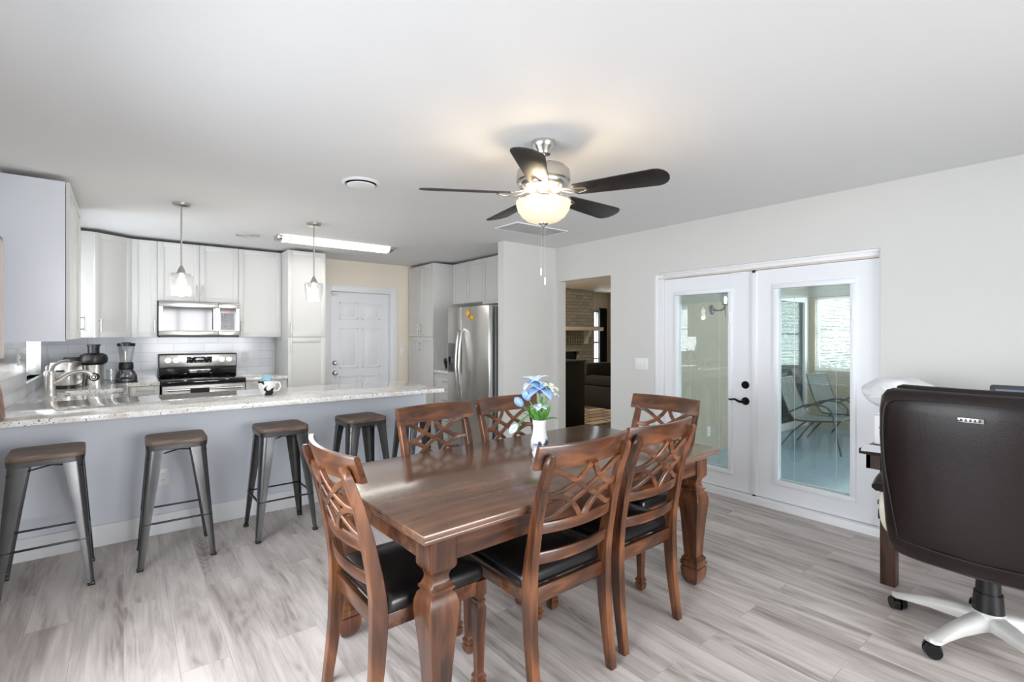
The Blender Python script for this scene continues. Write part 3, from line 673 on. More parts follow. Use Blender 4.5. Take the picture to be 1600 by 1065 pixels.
for k, (x, z) in enumerate(((-4.93, 1.655), (-4.845, 1.60))):
    bm = BM()
    if k == 0: lathe(bm, [(.034, 0), (.034, .008), (.020, .014), (.004, .015)], (3.214, -x, z), 16, M=Matrix.Rotation(R(-90), 4, 'Y')); box(bm, (3.204, -x-.012, z-.05), (3.214, -x+.012, z-.028), .004)
    else: prism(bm, [(-.035, -.02), (.035, -.02), (.04, .0), (.01, .03), (-.02, .025), (-.04, 0)], 0, .012, Matrix.Translation((3.203, -x, z)) @ Matrix.Rotation(R(90), 4, 'Z') @ Matrix.Rotation(R(90), 4, 'X') , .003)
    tag(obj('fridge_magnet', bm, pm('yellow_rubber', (222, 170, 40), .5, var=.2, scale=60)), ('round' if k == 0 else 'boat-shaped') + ' yellow magnet on the refrigerator door', 'magnet', 'yellow magnets on the refrigerator')

# range
rg = thing('stove', 'stainless and black electric stove with raised control panel', 'stove', (.69, 0, 0))
hw = .383
bm = BM(); box(bm, (-hw, 6.235, .02), (hw, YB-.012, .905), .003); obj('stove_body', bm, M_black, rg)
bm = BM(); box(bm, (-hw-.002, 6.185, .905), (hw+.002, 6.79, .922), .005); box(bm, (-hw-.002, 6.17, .872), (hw+.002, 6.235, .918), .006); obj('cooktop', bm, M_blackg, rg)
for bx_, by_, br_ in ((-.19, 6.36, .10), (.19, 6.36, .08), (-.19, 6.63, .08), (.19, 6.63, .10)):
    bm = BM(); rings(bm, [[(bx_+q*math.cos(2*PI*i/36), by_+q*math.sin(2*PI*i/36), .9222) for i in range(36)] for q in (br_, br_-.004)], cap=False); obj('burner', bm, pm('grey_burner_line', (110, 110, 112), .4), rg)
bm = BM(); box(bm, (-hw, 6.76, .922), (hw, 6.855, 1.03), .004); obj('backguard', bm, M_blackg, rg)
bm = BM(); box(bm, (-hw+.006, 6.735, 1.028), (hw-.006, 6.855, 1.172), .008); cp = obj('control_panel', bm, M_steel, rg)
bm = BM(); box(bm, (-hw, 6.73, 1.170), (hw, 6.857, 1.182), .003); box(bm, (-hw, 6.74, 1.02), (-hw+.006, 6.857, 1.172)); box(bm, (hw-.006, 6.74, 1.02), (hw, 6.857, 1.172)); obj('panel_edge', bm, M_black, rg)
bm = BM(); box(bm, (-.125, 6.731, 1.075), (.125, 6.737, 1.145), .002); dp = obj('display', bm, M_blackg, rg)
bm = BM()
for k in range(9): box(bm, (-.11+k*.025, 6.7295, 1.085+.03*(k % 2)), (-.11+k*.025+.010, 6.7312, 1.089+.03*(k % 2)))
box(bm, (-.03, 6.7295, 1.118), (.02, 6.7312, 1.132)); obj('display_marks', bm, pm('pale_display_print', (170, 176, 190), .4, emit=(120, 150, 200), estr=.3), dp)
for x in (-.30, -.225, .225, .30):
    bm = BM(); cyl(bm, (x, 6.736, 1.11), (x, 6.728, 1.11), .027); cyl(bm, (x, 6.73, 1.11), (x, 6.705, 1.11), .020, .017); box(bm, (x-.004, 6.700, 1.092), (x+.004, 6.71, 1.128), .002); obj('knob', bm, M_steelh, cp)
bm = BM(); box(bm, (-hw+.003, 6.205, .22), (hw-.003, 6.236, .868), .006); od = obj('oven_door', bm, M_steel, rg)
bm = BM(); box(bm, (-hw+.09, 6.2035, .34), (hw-.09, 6.206, .72), .002); obj('oven_window', bm, M_blackg, od)
bm = BM(); cyl(bm, (-hw+.04, 6.155, .825), (hw-.04, 6.155, .825), .012); cyl(bm, (-hw+.07, 6.205, .825), (-hw+.07, 6.155, .825), .009); cyl(bm, (hw-.07, 6.205, .825), (hw-.07, 6.155, .825), .009); obj('handle', bm, M_steelh, od)
bm = BM(); box(bm, (-hw+.003, 6.205, .05), (hw-.003, 6.236, .212), .006); obj('drawer', bm, M_steel, rg)
# dish towel over the oven handle
bm = BM(); box(bm, (.55, 6.137, .50), (.72, 6.141, .838)); tag(obj('dish_towel', bm, pm('dark_towel', (46, 46, 48), .9, var=.3, scale=90)), 'dark towel hanging over the oven handle', 'towel')

# microwave
mw = thing('microwave', 'stainless over-the-range microwave with black window', 'microwave', (.67, 0, 0))
h2 = .384
bm = BM(); box(bm, (-h2, 6.485, 1.382), (h2, YB-.010, 1.763), .003); obj('microwave_body', bm, M_black, mw)
bm = BM()
x0, x1, dv = -h2+.008, h2, .175
y0 = 6.462
box(bm, (x0, y0, 1.39), (dv-.002, 6.486, 1.443), .003); box(bm, (x0, y0, 1.70), (dv-.002, 6.486, 1.76), .003); box(bm, (x0, y0, 1.443), (x0+.035, 6.486, 1.70)); box(bm, (dv+.0-.028, y0, 1.443), (dv-.002, 6.486, 1.70))
md = obj('door', bm, M_steel, mw)
bm = BM(); box(bm, (x0+.033, y0+.004, 1.441), (dv-.026, 6.486, 1.702)); obj('window', bm, M_blackg, md)
bm = BM(); cyl(bm, (dv-.045, y0-.032, 1.455), (dv-.045, y0-.032, 1.69), .011); cyl(bm, (dv-.045, y0, 1.475), (dv-.045, y0-.03, 1.475), .008); cyl(bm, (dv-.045, y0, 1.67), (dv-.045, y0-.03, 1.67), .008); obj('handle', bm, M_steelh, md)
bm = BM(); box(bm, (dv+.001, y0, 1.39), (x1, 6.486, 1.443), .003); box(bm, (dv+.001, y0, 1.70), (x1, 6.486, 1.76), .003); box(bm, (x1-.03, y0, 1.443), (x1, 6.486, 1.70)); box(bm, (dv+.001, y0, 1.443), (dv+.012, 6.486, 1.70)); obj('control_frame', bm, M_steel, mw)
bm = BM(); box(bm, (dv+.010, y0+.003, 1.441), (x1-.028, 6.486, 1.702)); kp = obj('control_panel', bm, M_blackg, mw)
bm = BM(); box(bm, (dv+.025, y0+.0018, 1.455), (dv+.16, y0+.0032, 1.645)); obj('keypad', bm, mat_tile('grey_key_print', 'X', .045, .027, (26, 27, 30), (34, 35, 38), (96, 100, 108), .2, .0035, 0), kp)
bm = BM(); box(bm, (dv+.06, y0+.0012, 1.668), (dv+.11, y0+.0032, 1.682)); obj('clock_display', bm, pm('red_display', (160, 40, 30), .3, emit=(220, 40, 30), estr=.2), kp)
bm = BM(); box(bm, (-h2+.02, 6.50, 1.372), (h2-.02, 6.80, 1.382)); obj('vent_grille', bm, M_black, mw)

# sink + faucet
sk = thing('sink', 'undermount stainless sink set in the granite by the window', 'sink', (-.1925, 5.40, 0))
bm = BM(); sp = []
rings(bm, [[(x, y, z) for x, y in rrect(w_, d_, r_)] for w_, d_, r_, z in ((.41, .55, .05, .8795), (.383, .518, .06, .8795), (.375, .51, .06, .70), (.34, .47, .08, .685), (.05, .05, .02, .682))], cap=True)
obj('basin', bm, M_steelh, sk)
bm = BM(); cyl(bm, (0, 0, .6825), (0, 0, .688), .04); obj('drain', bm, M_nickel, sk)
fc = thing('faucet', 'brushed nickel single-lever faucet behind the sink', 'faucet', (-.455, 5.36, z1))
bm = BM(); lathe(bm, [(.036, 0), (.036, .012), (.030, .03), (.027, .10), (.029, .16), (.026, .17)]); obj('faucet_body', bm, M_nickel, fc)
bm = BM(); tube(bm, [(.0, 0, .085), (.045, 0, .115), (.11, 0, .165), (.18, 0, .180), (.225, 0, .168), (.245, 0, .145)], [.021, .015]); obj('spout', bm, M_nickel, fc)
bm = BM(); lathe(bm, [(.026, .17), (.024, .19), (.012, .20)]); tube(bm, [(0, 0, .185), (.02, -.015, .235), (.07, -.05, .268), (.115, -.08, .275)], [.016, .007]); obj('lever', bm, M_nickel, fc)
so = thing('soap_dispenser', 'slim clear dispenser standing behind the faucet', 'dispenser', (-.50, 5.57, z1))
bm = BM(); lathe(bm, [(.018, 0), (.018, .16), (.014, .18)]); obj('bottle_body', bm, M_nickel, so)
bm = BM(); lathe(bm, [(.006, .18), (.006, .22)]); tube(bm, [(0, 0, .215), (.02, 0, .225), (.045, 0, .22)], .005); obj('pump', bm, M_nickel, so)
# ------------------------------------------------ small things in the kitchen
ct = z1+.0005
t = thing('toaster', 'stainless toaster with black base in the kitchen corner', 'toaster', (-.41, 6.02, ct), R(-12))
bm = BM(); rings(bm, [[(x, y, z) for x, y in rrect(w_, d_, .05)] for w_, d_, z in ((.168, .27, .03), (.178, .28, .06), (.178, .28, .20), (.165, .27, .232), (.12, .22, .238))]); obj('toaster_body', bm, M_steel, t)
bm = BM(); rings(bm, [[(x, y, z) for x, y in rrect(.18, .285, .05)] for z in (0, .03)]); obj('base', bm, M_black, t)
bm = BM(); box(bm, (-.045, -.09, .232), (-.02, .09, .243), .003); box(bm, (.02, -.09, .232), (.045, .09, .243), .003); obj('slot', bm, M_black, t)
bm = BM(); box(bm, (-.105, -.03, .12), (-.088, .01, .15), .004); box(bm, (-.03, -.158, .15), (.03, -.142, .168), .004); obj('lever', bm, M_black, t)
t = thing('juicer', 'black and stainless juicer with round dial and feed chute', 'juicer', (-.23, 6.30, ct), R(-8))
bm = BM(); rings(bm, [[(x, y, z) for x, y in rrect(w_, d_, .045)] for w_, d_, z in ((.15, .19, 0), (.15, .19, .02), (.135, .17, .09), (.15, .18, .19))]); obj('juicer_body', bm, M_steel, t)
bm = BM(); lathe(bm, [(.08, .19), (.105, .21), (.112, .25), (.10, .285), (.07, .30), (.045, .305)], (0, 0, 0)); obj('bowl_cover', bm, M_black, t)
bm = BM(); lathe(bm, [(.045, .295), (.045, .37), (.053, .372), (.053, .385), (.047, .387)], (0, .0, 0)); obj('feed_chute', bm, M_black, t)
bm = BM(); cyl(bm, (.02, -.088, .075), (.02, -.108, .075), .042, .036); obj('dial', bm, M_black, t)
bm = BM(); rings(bm, [[(.02+q*math.cos(2*PI*i/28), -.109, .075+q*math.sin(2*PI*i/28)) for i in range(28)] for q in (.026, .020)], cap=False); cyl(bm, (.02, -.108, .075), (.02, -.114, .075), .012); obj('dial_ring', bm, M_steelh, t)
bm = BM(); rings(bm, [[(x-.155, y+.02, z) for x, y in rrect(w_, w_, .05)] for w_, z in ((.12, 0.0), (.14, .20), (.16, .23), (.13, .265))]); box(bm, (-.10, -.03, .215), (-.04, .07, .26), .01); obj('pulp_container', bm, M_black, t)
t = thing('jug', 'small clear plastic jug next to the juicer', 'jug', (-.095, 6.30, ct))
bm = BM(); lathe(bm, [(.002, .002), (.038, .002), (.042, .14), (.039, .14), (.035, .006), (.002, .006)], cap=False); obj('jug_body', bm, M_clear, t)
bm = BM(); tube(bm, [(.04, 0, .12), (.07, 0, .115), (.07, 0, .05), (.038, 0, .04)], .005); obj('handle', bm, M_clear, t)
t = thing('blender', 'countertop blender with clear jar and silver base', 'blender', (.02, 6.44, ct))
bm = BM(); lathe(bm, [(.090, 0), (.092, .03), (.088, .07), (.068, .11), (.056, .125)], seg=32); obj('motor_base', bm, pm('chrome_grey', (120, 122, 126), .22, .8), t)
bm = BM(); lathe(bm, [(.058, .125), (.062, .14), (.060, .19), (.052, .20)]); obj('collar', bm, M_black, t)
bm = BM(); lathe(bm, [(.0925, 0), (.095, 0), (.095, .012), (.0925, .012)], cap=False); obj('base_ring', bm, M_black, t)
bm = BM(); lathe(bm, [(.048, .20), (.055, .24), (.072, .37), (.069, .37), (.052, .24), (.045, .204)], cap=False); obj('jar', bm, M_clear, t)
bm = BM(); lathe(bm, [(.074, .365), (.076, .38), (.074, .395), (.04, .397), (.038, .405), (.002, .405)]); obj('lid', bm, M_black, t)
bm = BM(); box(bm, (-.05, -.094, .03), (.05, -.082, .055), .004); obj('button_panel', bm, M_black, t)
bm = BM(); tube(bm, [(-.06, 6.45, ct+.004), (-.10, 6.42, ct+.02), (-.16, 6.40, ct+.03), (-.20, 6.47, ct+.006), (-.30, 6.60, ct+.004)], .0035); tag(obj('power_cord', bm, M_black), 'black power cord on the counter between blender and juicer', 'cord')
# mug with a cloth
t = thing('mug', 'white mug with black cow spots on the granite bar', 'mug', (.905, 4.33, ct), R(-35))
bm = BM(); lathe(bm, [(.002, .0), (.042, .0), (.052, .012), (.066, .075), (.068, .112), (.064, .112), (.060, .07), (.046, .016), (.002, .012)], seg=32, cap=False); obj('mug_body', bm, mat_cow('cow_spot_glaze', (240, 240, 238), (38, 40, 40), 17, .56, .575), t)
bm = BM(); tube(bm, [(.064, 0, .095), (.095, 0, .095), (.105, 0, .065), (.085, 0, .035), (.058, 0, .03)], .007); obj('handle', bm, M_white, t)
def crumple(c, r, seed, m, amp=.35, f=9, sub=3):
    t = bmesh.new(); bmesh.ops.create_icosphere(t, subdivisions=sub, radius=1)
    from mathutils import noise
    for v in t.verts:
        n_ = noise.noise(v.co*f*.25+Vector((seed, 0, 0)))+.5*noise.noise(v.co*f*.6+Vector((0, seed, 0)))
        v.co = v.co*(1+amp*n_); v.co = Vector((c[0]+v.co.x*r[0], c[1]+v.co.y*r[1], c[2]+v.co.z*r[2]))
    return t
tag(obj('cleaning_cloth', crumple((.905, 4.33, ct+.118), (.042, .042, .036), 3, None), pm('pale_blue_cloth', (160, 204, 218), .8, var=.1, scale=30)), 'pale blue cloth stuffed into the spotted mug', 'cloth')
# outlets and switches
def plate(name, label, c, axis, gang=1, kind='outlet', sgn=-1):
    w_ = .045*gang+.027; h_ = .117
    r = thing(name, label, 'outlet' if kind == 'outlet' else 'switch', c)
    Mx = Matrix.Identity(4) if axis == 'Y' else Matrix.Rotation(R(-90) if sgn < 0 else R(90), 4, 'Z')
    bm = BM(); box(bm, (-w_/2, -.006, -h_/2), (w_/2, 0, h_/2), .003, Mx); obj('wall_plate', bm, M_white, r)
    for k in range(gang):
        cx = (k-(gang-1)/2)*.046
        bm = BM()
        if kind == 'outlet':
            for dz in (-.02, .02):
                for dx in (-.006, .006): box(bm, (cx+dx-.0012, -.0072, dz-.002), (cx+dx+.0012, -.0055, dz+.008), 0, Mx)
                box(bm, (cx-.002, -.0072, dz-.011), (cx+.002, -.0055, dz-.007), 0, Mx)
            obj('socket', bm, M_black, r)
        else:
            box(bm, (cx-.017, -.009, -.034), (cx+.017, -.0055, .034), .002, Mx); obj('rocker', bm, M_trim, r)
    return r
plate('wall_outlet', 'white outlet low on the blue-grey bar panel between stools', (.217, 4.2495, .394), 'Y')
plate('wall_outlet', 'white outlet on the tile right of the stove', (1.185, YB-.0085, 1.13), 'Y')
plate('wall_outlet', 'pale outlet on the left wall tile near the window', (XL+.0085, 5.06, 1.23), 'X', 1, 'outlet', 1)
plate('light_switch', 'triple white rocker switch between hall opening and french doors', (XR-.0005, 3.098, 1.106), 'X', 3, 'switch')
plate('light_switch', 'single white switch on the wall beside the back door', (3.30, YB-.0005, 1.15), 'Y', 1, 'switch')
# black kettle by the fridge
t = thing('coffee_pot', 'black pot with blue base on the counter beside the refrigerator', 'pot', (3.53, 5.90, ct))
bm = BM(); lathe(bm, [(.045, .02), (.05, .03), (.075, .13), (.07, .14), (.002, .14)]); tube(bm, [(0, .07, .13), (.0, .11, .15)], [.02, .012]); obj('pot_body', bm, M_black, t)
bm = BM(); tube(bm, [(0, -.06, .12), (0, -.105, .135), (0, -.105, .06), (0, -.055, .05)], .008); obj('handle', bm, pm('maroon_plastic', (110, 40, 44), .4), t)
bm = BM(); lathe(bm, [(.05, 0), (.05, .02), (.002, .02)]); obj('base', bm, pm('blue_plastic', (60, 130, 170), .4), t)
# left edge: board on the wall and board leaning on the bar
M_acacia = mat_wood('acacia_wood', [(92, 56, 38), (150, 104, 74), (196, 160, 122)], .4, .1, 'Z', 1.5)
t = thing('wall_board', 'tall rounded wooden board hung on the left wall above the bar', 'board', (XL+.001, 4.05, 1.60))
bm = BM(); prism(bm, rrect(.32, .74, .05), 0, .045, Matrix(((0, 0, 1, 0), (1, 0, 0, 0), (0, 1, 0, 0), (0, 0, 0, 1))), .008); obj('board_rim', bm, pm('grey_metal_rim', (128, 128, 132), .4, .3), t)
bm = BM(); prism(bm, rrect(.27, .69, .04), .040, .049, Matrix(((0, 0, 1, 0), (1, 0, 0, 0), (0, 1, 0, 0), (0, 0, 0, 1)))); obj('board_face', bm, mat_wood('pinkish_board_wood', [(196, 180, 174), (208, 196, 192), (222, 214, 210)], .5, .1, 'Z', 1.5), t)
bm = BM(); poly = [(-.10, 0), (.10, 0), (.105, .12), (.09, .22), (.055, .27), (.0, .285), (-.06, .27), (-.095, .2), (-.105, .1)]
Ml = Matrix.Translation((-.562, 3.93, ct+.002)) @ Matrix.Rotation(R(-6), 4, 'Y') @ Matrix(((0, 0, 1, 0), (1, 0, 0, 0), (0, 1, 0, 0), (0, 0, 0, 1)))
prism(bm, poly, 0, .03, Ml, .006); tag(obj('cutting_board', bm, M_acacia), 'live-edge acacia cutting board leaning on the left wall on the bar', 'cutting board')

# ================================================================== BAR STOOLS
def make_stool():
    r = thing('bar_stool', 'x', 'stool', group='gunmetal bar stools along the granite bar')
    bm = BM()
    rings(bm, [[(x, y, z) for x, y in rrect(w_, w_, rr_, 6)] for w_, rr_, z in ((.318, .05, .722), (.322, .05, .728), (.322, .05, .742), (.312, .048, .750), (.24, .04, .748))]); obj('seat', bm, M_seat, r)
    bm = BM(); rings(bm, [[(x, y, z) for x, y in rrect(w_, w_, rr_, 6)] for w_, rr_, z in ((.300, .05, .690), (.318, .05, .694), (.322, .05, .7215), (.20, .04, .7215))]); obj('seat_rim', bm, M_gun, r)
    for sx, sy in ((1, 1), (-1, 1), (-1, -1), (1, -1)):
        bm = BM(); rr = []
        for f in (0, .15, .4, .7, .93, 1):
            z = .708*(1-f)+.012*f; c = .152+(.200-.152)*f; w_ = .088+(.030-.088)*f**.85; th = .003; q = .036*(1-f*.55)
            # outer outline from arm end to arm end around a rounded corner, then inner return
            out = [(-w_, 0), (-q, 0), (-q*.3, -q*.3*.25), (-q*.25*.3, -q*.3), (0, -q), (0, -w_)]
            out = [(-w_, 0), (-q, 0), (-q*.45, -q*.12), (-q*.12, -q*.45), (0, -q), (0, -w_)]
            inn = [(-th, -w_), (-th, -q-th), (-q*.12-th, -q*.55-th), (-q*.55-th, -q*.12-th), (-q-th, -th), (-w_, -th)]
            rr.append([(sx*(c+x), sy*(c+y), z) for x, y in out+inn])
        rings(bm, rr); lg = obj('leg', bm, M_gun, r, ang=50)
        bm = BM(); box(bm, (sx*.170, sy*.170, 0), (sx*.203, sy*.203, .018), .004); obj('rubber_foot', bm, M_black, lg)
    q = .176
    for a, b in (((-q, -q), (q, -q)), ((-q, q), (q, q)), ((-q, -q), (-q, q)), ((q, -q), (q, q))):
        bm = BM(); bar(bm, (*a, .262), (*b, .262), .014, .010, .003); obj('footrest', bm, M_gund, r)
    bm = BM(); bar(bm, (-.15, -.15, .652), (.15, .15, .665), .016, .004); bar(bm, (-.15, .15, .657), (.15, -.15, .670), .016, .004); obj('cross_brace', bm, M_gund, r)
    return r
st = make_stool()
spots = [(-.335, 3.80, 2, 'gunmetal bar stool at the left edge of the photo, below the sink'), (.265, 3.825, -1, 'gunmetal bar stool second from the left, covering the wall outlet'),
         (.89, 3.84, 1, 'gunmetal bar stool directly behind the dining chair at the table head'), (1.485, 3.84, 3, 'gunmetal bar stool fourth from the left, seen just over the table corner'),
         (1.99, 3.83, -3, 'gunmetal bar stool mostly hidden behind a dining chair back')]
for i, (x, y, a, lab) in enumerate(spots):
    if i == 0: st.location = (x, y, 0); st.rotation_euler = (0, 0, R(a)); st['label'] = lab
    else: dup(st, (x, y, 0), R(a), lab)

# ================================================================== DINING SET
def sq(bm, prof, c, ch=.14):
    """square-section turned post: (half width, z) profile"""
    rr = []
    for h, z in prof:
        k = h*ch
        rr.append([(c[0]+x, c[1]+y, z) for x, y in ((-h+k, -h), (h-k, -h), (h, -h+k), (h, h-k), (h-k, h), (-h+k, h), (-h, h-k), (-h, -h+k))])
    rings(bm, rr)
tb = thing('dining_table', 'dark walnut dining table with carved square legs and six chairs around it', 'table', (1.665, 1.912, 0), R(2))
L2, W2 = .945, .492
bm = BM(); box(bm, (-L2, -W2, .738), (L2, W2, .760), .004); box(bm, (-L2+.008, -W2+.008, .722), (L2-.008, W2-.008, .739), .005); obj('tabletop', bm, M_top, tb)
ex, ey = L2-.108, W2-.098
for s in (-1, 1):
    bm = BM(); box(bm, (-ex+.03, s*(ey+.020), .625), (ex-.03, s*(ey+.042), .7225)); obj('apron', bm, M_wx, tb)
    bm = BM(); box(bm, (s*(ex+.020), -ey+.03, .625), (s*(ex+.042), ey-.03, .7225)); obj('apron', bm, M_wx, tb)
prof = [(.004, .001), (.022, .003), (.038, .02), (.049, .05), (.052, .085), (.052, .100), (.046, .103), (.046, .109), (.053, .112), (.053, .134), (.047, .139), (.050, .146), (.036, .165), (.037, .19), (.041, .26), (.049, .36), (.057, .43), (.0595, .462), (.058, .485), (.050, .512), (.041, .522), (.041, .526), (.047, .530), (.047, .538), (.041, .543), (.033, .560), (.031, .573), (.036, .590), (.046, .600), (.050, .607), (.052, .612), (.052, .7225)]
for sx in (-1, 1):
    for sy in (-1, 1):
        bm = BM(); sq(bm, prof, (sx*ex, sy*ey), .05); obj('leg', bm, M_wz, tb, ang=30)

def ys(z):
    P = [(0, -.245), (.12, -.228), (.25, -.213), (.42, -.203), (.52, -.210), (.65, -.232), (.80, -.269), (.92, -.308), (1.0, -.336)]
    for (a, ya), (b, yb) in zip(P, P[1:]):
        if z <= b: return ya+(yb-ya)*(z-a)/(b-a)
    return P[-1][1]
def yb_(x, z, bow=.034): return ys(z)-bow*(1-(x/.21)**2)
def make_chair():
    r = thing('dining_chair', 'x', 'chair', group='walnut lattice-back dining chairs')
    for s in (-1, 1):
        bm = BM(); rr = []
        for z in (0, .06, .14, .25, .36, .44, .50, .58, .70, .82, .92, .955, .965):
            hx = .018 if z < .9 else (.0165 if z < .96 else .010)
            dp = .017+.013*max(0, 1-abs(z-.42)/.42) if z < .955 else (.014 if z < .96 else .008)
            xc = s*(.207+.006*abs(z-.42)); y = ys(z)+(-.004 if z > .86 else 0)
            rr.append([(xc+a, y+b, z) for a, b in ((-hx+.003, -dp), (hx-.003, -dp), (hx, -dp+.003), (hx, dp-.003), (hx-.003, dp), (-hx+.003, dp), (-hx, dp-.003), (-hx, -dp+.003))])
        rings(bm, rr); obj('leg', bm, M_wz, r)
        bm = BM(); sq(bm, [(.012, 0), (.018, .004), (.022, .02), (.023, .038), (.018, .042), (.018, .046), (.022, .049), (.022, .060), (.018, .064), (.0145, .075), (.016, .13), (.019, .24), (.022, .305), (.022, .325), (.017, .342), (.016, .346), (.020, .350), (.020, .357), (.016, .362), (.017, .372), (.0225, .380), (.0225, .436)], (s*.200, .212), .08); obj('leg', bm, M_wz, r, ang=30)
        bm = BM(); bar(bm, (s*.212, -.195, .412), (s*.208, .200, .412), .020, .052, .002, (1, 0, 0)) if False else box(bm, (s*.197, -.185, .385), (s*.218, .195, .437), .002); obj('seat_rail', bm, M_wx, r)
    bm = BM(); box(bm, (-.190, .206, .385), (.190, .227, .437), .002); obj('seat_rail', bm, M_wx, r)
    bm = BM(); box(bm, (-.190, -.213, .380), (.190, -.192, .440), .002); obj('seat_rail', bm, M_wx, r)
    bm = BM()
    base = rrect(.450, .424, .035, 5)
    rr = []
    for k, (sc_, z) in enumerate(((.955, .437), (.99, .441), (1.0, .455), (.995, .472), (.965, .488), (.89, .498), (.6, .506), (.25, .509))):
        rr.append([(x*sc_, y*sc_+.020, z) for x, y in base])
    rings(bm, rr); obj('seat_cushion', bm, M_leather, r, ang=80)
    N = 14
    def rail(name, z, w_, t_, ex_, dy, m=M_wx):
        bm = BM(); pts = [(ex_*(-1+2*k/N), yb_(ex_*(-1+2*k/N), z)+dy, z) for k in range(N+1)]
        rr = []
        for i, p in enumerate(pts):
            a = pts[max(i-1, 0)]; b = pts[min(i+1, N)]; tx = Vector((b[0]-a[0], b[1]-a[1], 0)).normalized(); nn = Vector((-tx.y, tx.x, 0)); lean = -.32 if z > .8 else -.18
            sec = [(-t_/2, -w_/2), (t_/2, -w_/2), (t_/2, w_/2-.006), (t_/2-.004, w_/2), (-t_/2+.004, w_/2), (-t_/2, w_/2-.006)]
            rr.append([Vector(p)+nn*q+Vector((0, lean*h, h)) for q, h in sec])
        rings(bm, rr); return obj(name, bm, m, r)
    rail('top_rail', .952, .090, .024, .243, .027)
    rail('back_rail', .678, .042, .018, .200, .004); rail('back_rail', .560, .046, .018, .200, .002)
    bm = BM()
    def P2(u, v): x = -.192+.384*u; z = .697+.212*v; return (x, yb_(x, z)+.006, z)
    nr = lambda p: (0, 1, .25)
    strands = [[(0, .95), (.10, .93), (.24, .80), (.5, .52), (.76, .24), (.90, .09), (1, .05)],
               [(.47, 1.02), (.41, .84), (.30, .66), (.14, .525), (0, .50)],
               [(0, .49), (.14, .475), (.30, .34), (.41, .15), (.47, -.03)]]
    for S in strands:
        for mir in (0, 1):
            ribbon(bm, [P2(1-u if mir else u, v) for u, v in S], .0215, .0165+.001*mir, nr, 6)
    obj('lattice', bm, M_wx, r)
    return r
ch = make_chair()
chairs = [(.885, 1.805, -90, 'walnut dining chair at the near left head of the table'), (1.395, 1.612, 0.5, 'walnut dining chair on the near long side, closer to the camera'),
          (1.925, 1.645, 1.5, 'walnut dining chair on the near long side, beside the french doors end'), (1.408, 2.185, 182.5, 'walnut dining chair on the far long side, in front of a hidden stool'),
          (1.958, 2.225, 182, 'walnut dining chair on the far long side, behind the flower vase'), (2.44, 1.890, 90, 'walnut dining chair at the far head of the table by the french doors')]
for i, (x, y, a, lab) in enumerate(chairs):
    if i == 0: ch.location = (x, y, 0); ch.rotation_euler = (0, 0, R(a)); ch['label'] = lab
    else: dup(ch, (x, y, 0), R(a), lab)

# vase and flowers
vx, vy, vz = 1.705, 1.935, .7605
t = thing('vase', 'white and clear painted glass vase on the dining table', 'vase', (vx, vy, vz))
bm = BM(); lathe(bm, [(.002, 0), (.034, 0), (.038, .012), (.041, .03), (.048, .055), (.046, .085), (.036, .125), (.034, .16), (.038, .192), (.035, .192), (.031, .16), (.033, .125), (.042, .085), (.042, .03), (.002, .01)], seg=36, cap=False)
m, n, l, p = new_mat('painted_white_glass'); tc = n.new('ShaderNodeTexCoord'); mp = n.new('ShaderNodeMapping'); mp.inputs['Scale'].default_value = (26, 26, 9); l.new(tc.outputs['Object'], mp.inputs[0])
nz = n.new('ShaderNodeTexNoise'); nz.inputs['Scale'].default_value = 1; nz.inputs['Detail'].default_value = 2; l.new(mp.outputs[0], nz.inputs['Vector']); sp_ = n.new('ShaderNodeSeparateXYZ'); l.new(tc.outputs['Object'], sp_.inputs[0])
mr = n.new('ShaderNodeMapRange'); mr.inputs['From Min'].default_value = .07; mr.inputs['From Max'].default_value = .115; mr.inputs['To Min'].default_value = .16; mr.inputs['To Max'].default_value = -.25; l.new(sp_.outputs['Z'], mr.inputs['Value'])
mr2 = n.new('ShaderNodeMapRange'); mr2.inputs['From Min'].default_value = .02; mr2.inputs['From Max'].default_value = .035; mr2.inputs['To Min'].default_value = -.3; mr2.inputs['To Max'].default_value = 0; l.new(sp_.outputs['Z'], mr2.inputs['Value'])
ad = math_n(n, 'ADD'); l.new(nz.outputs['Fac'], ad.inputs[0]); l.new(mr.outputs[0], ad.inputs[1]); ad2 = math_n(n, 'ADD'); l.new(ad.outputs[0], ad2.inputs[0]); l.new(mr2.outputs[0], ad2.inputs[1])
rp = ramp(n, [(.5, (236, 238, 240)), (.58, (170, 174, 186)), (.64, (66, 68, 84))]); l.new(ad2.outputs[0], rp.inputs[0]); l.new(rp.outputs[0], p.inputs['Base Color']); p.inputs['Roughness'].default_value = .06; p.inputs['Coat Weight'].default_value = .6
obj('vase_body', bm, m, t)
M_stem = pm('green_stem', (98, 150, 70), .5, var=.2, scale=20); M_leaf2 = pm('flower_leaf_green', (92, 152, 66), .45, var=.3, scale=14)
M_bl = pm('light_blue_petal', (150, 182, 226), .55, var=.18, scale=30); M_wh = pm('white_blue_petal', (214, 228, 240), .55, var=.06); M_cr = pm('cream_petal', (232, 232, 206), .55, var=.06)
rt = Vector((.786, -.618, 0)); fw = Vector((.618, .786, 0))
def V(lat, dep, z): return tuple(rt*lat+fw*dep+Vector((0, 0, z)))
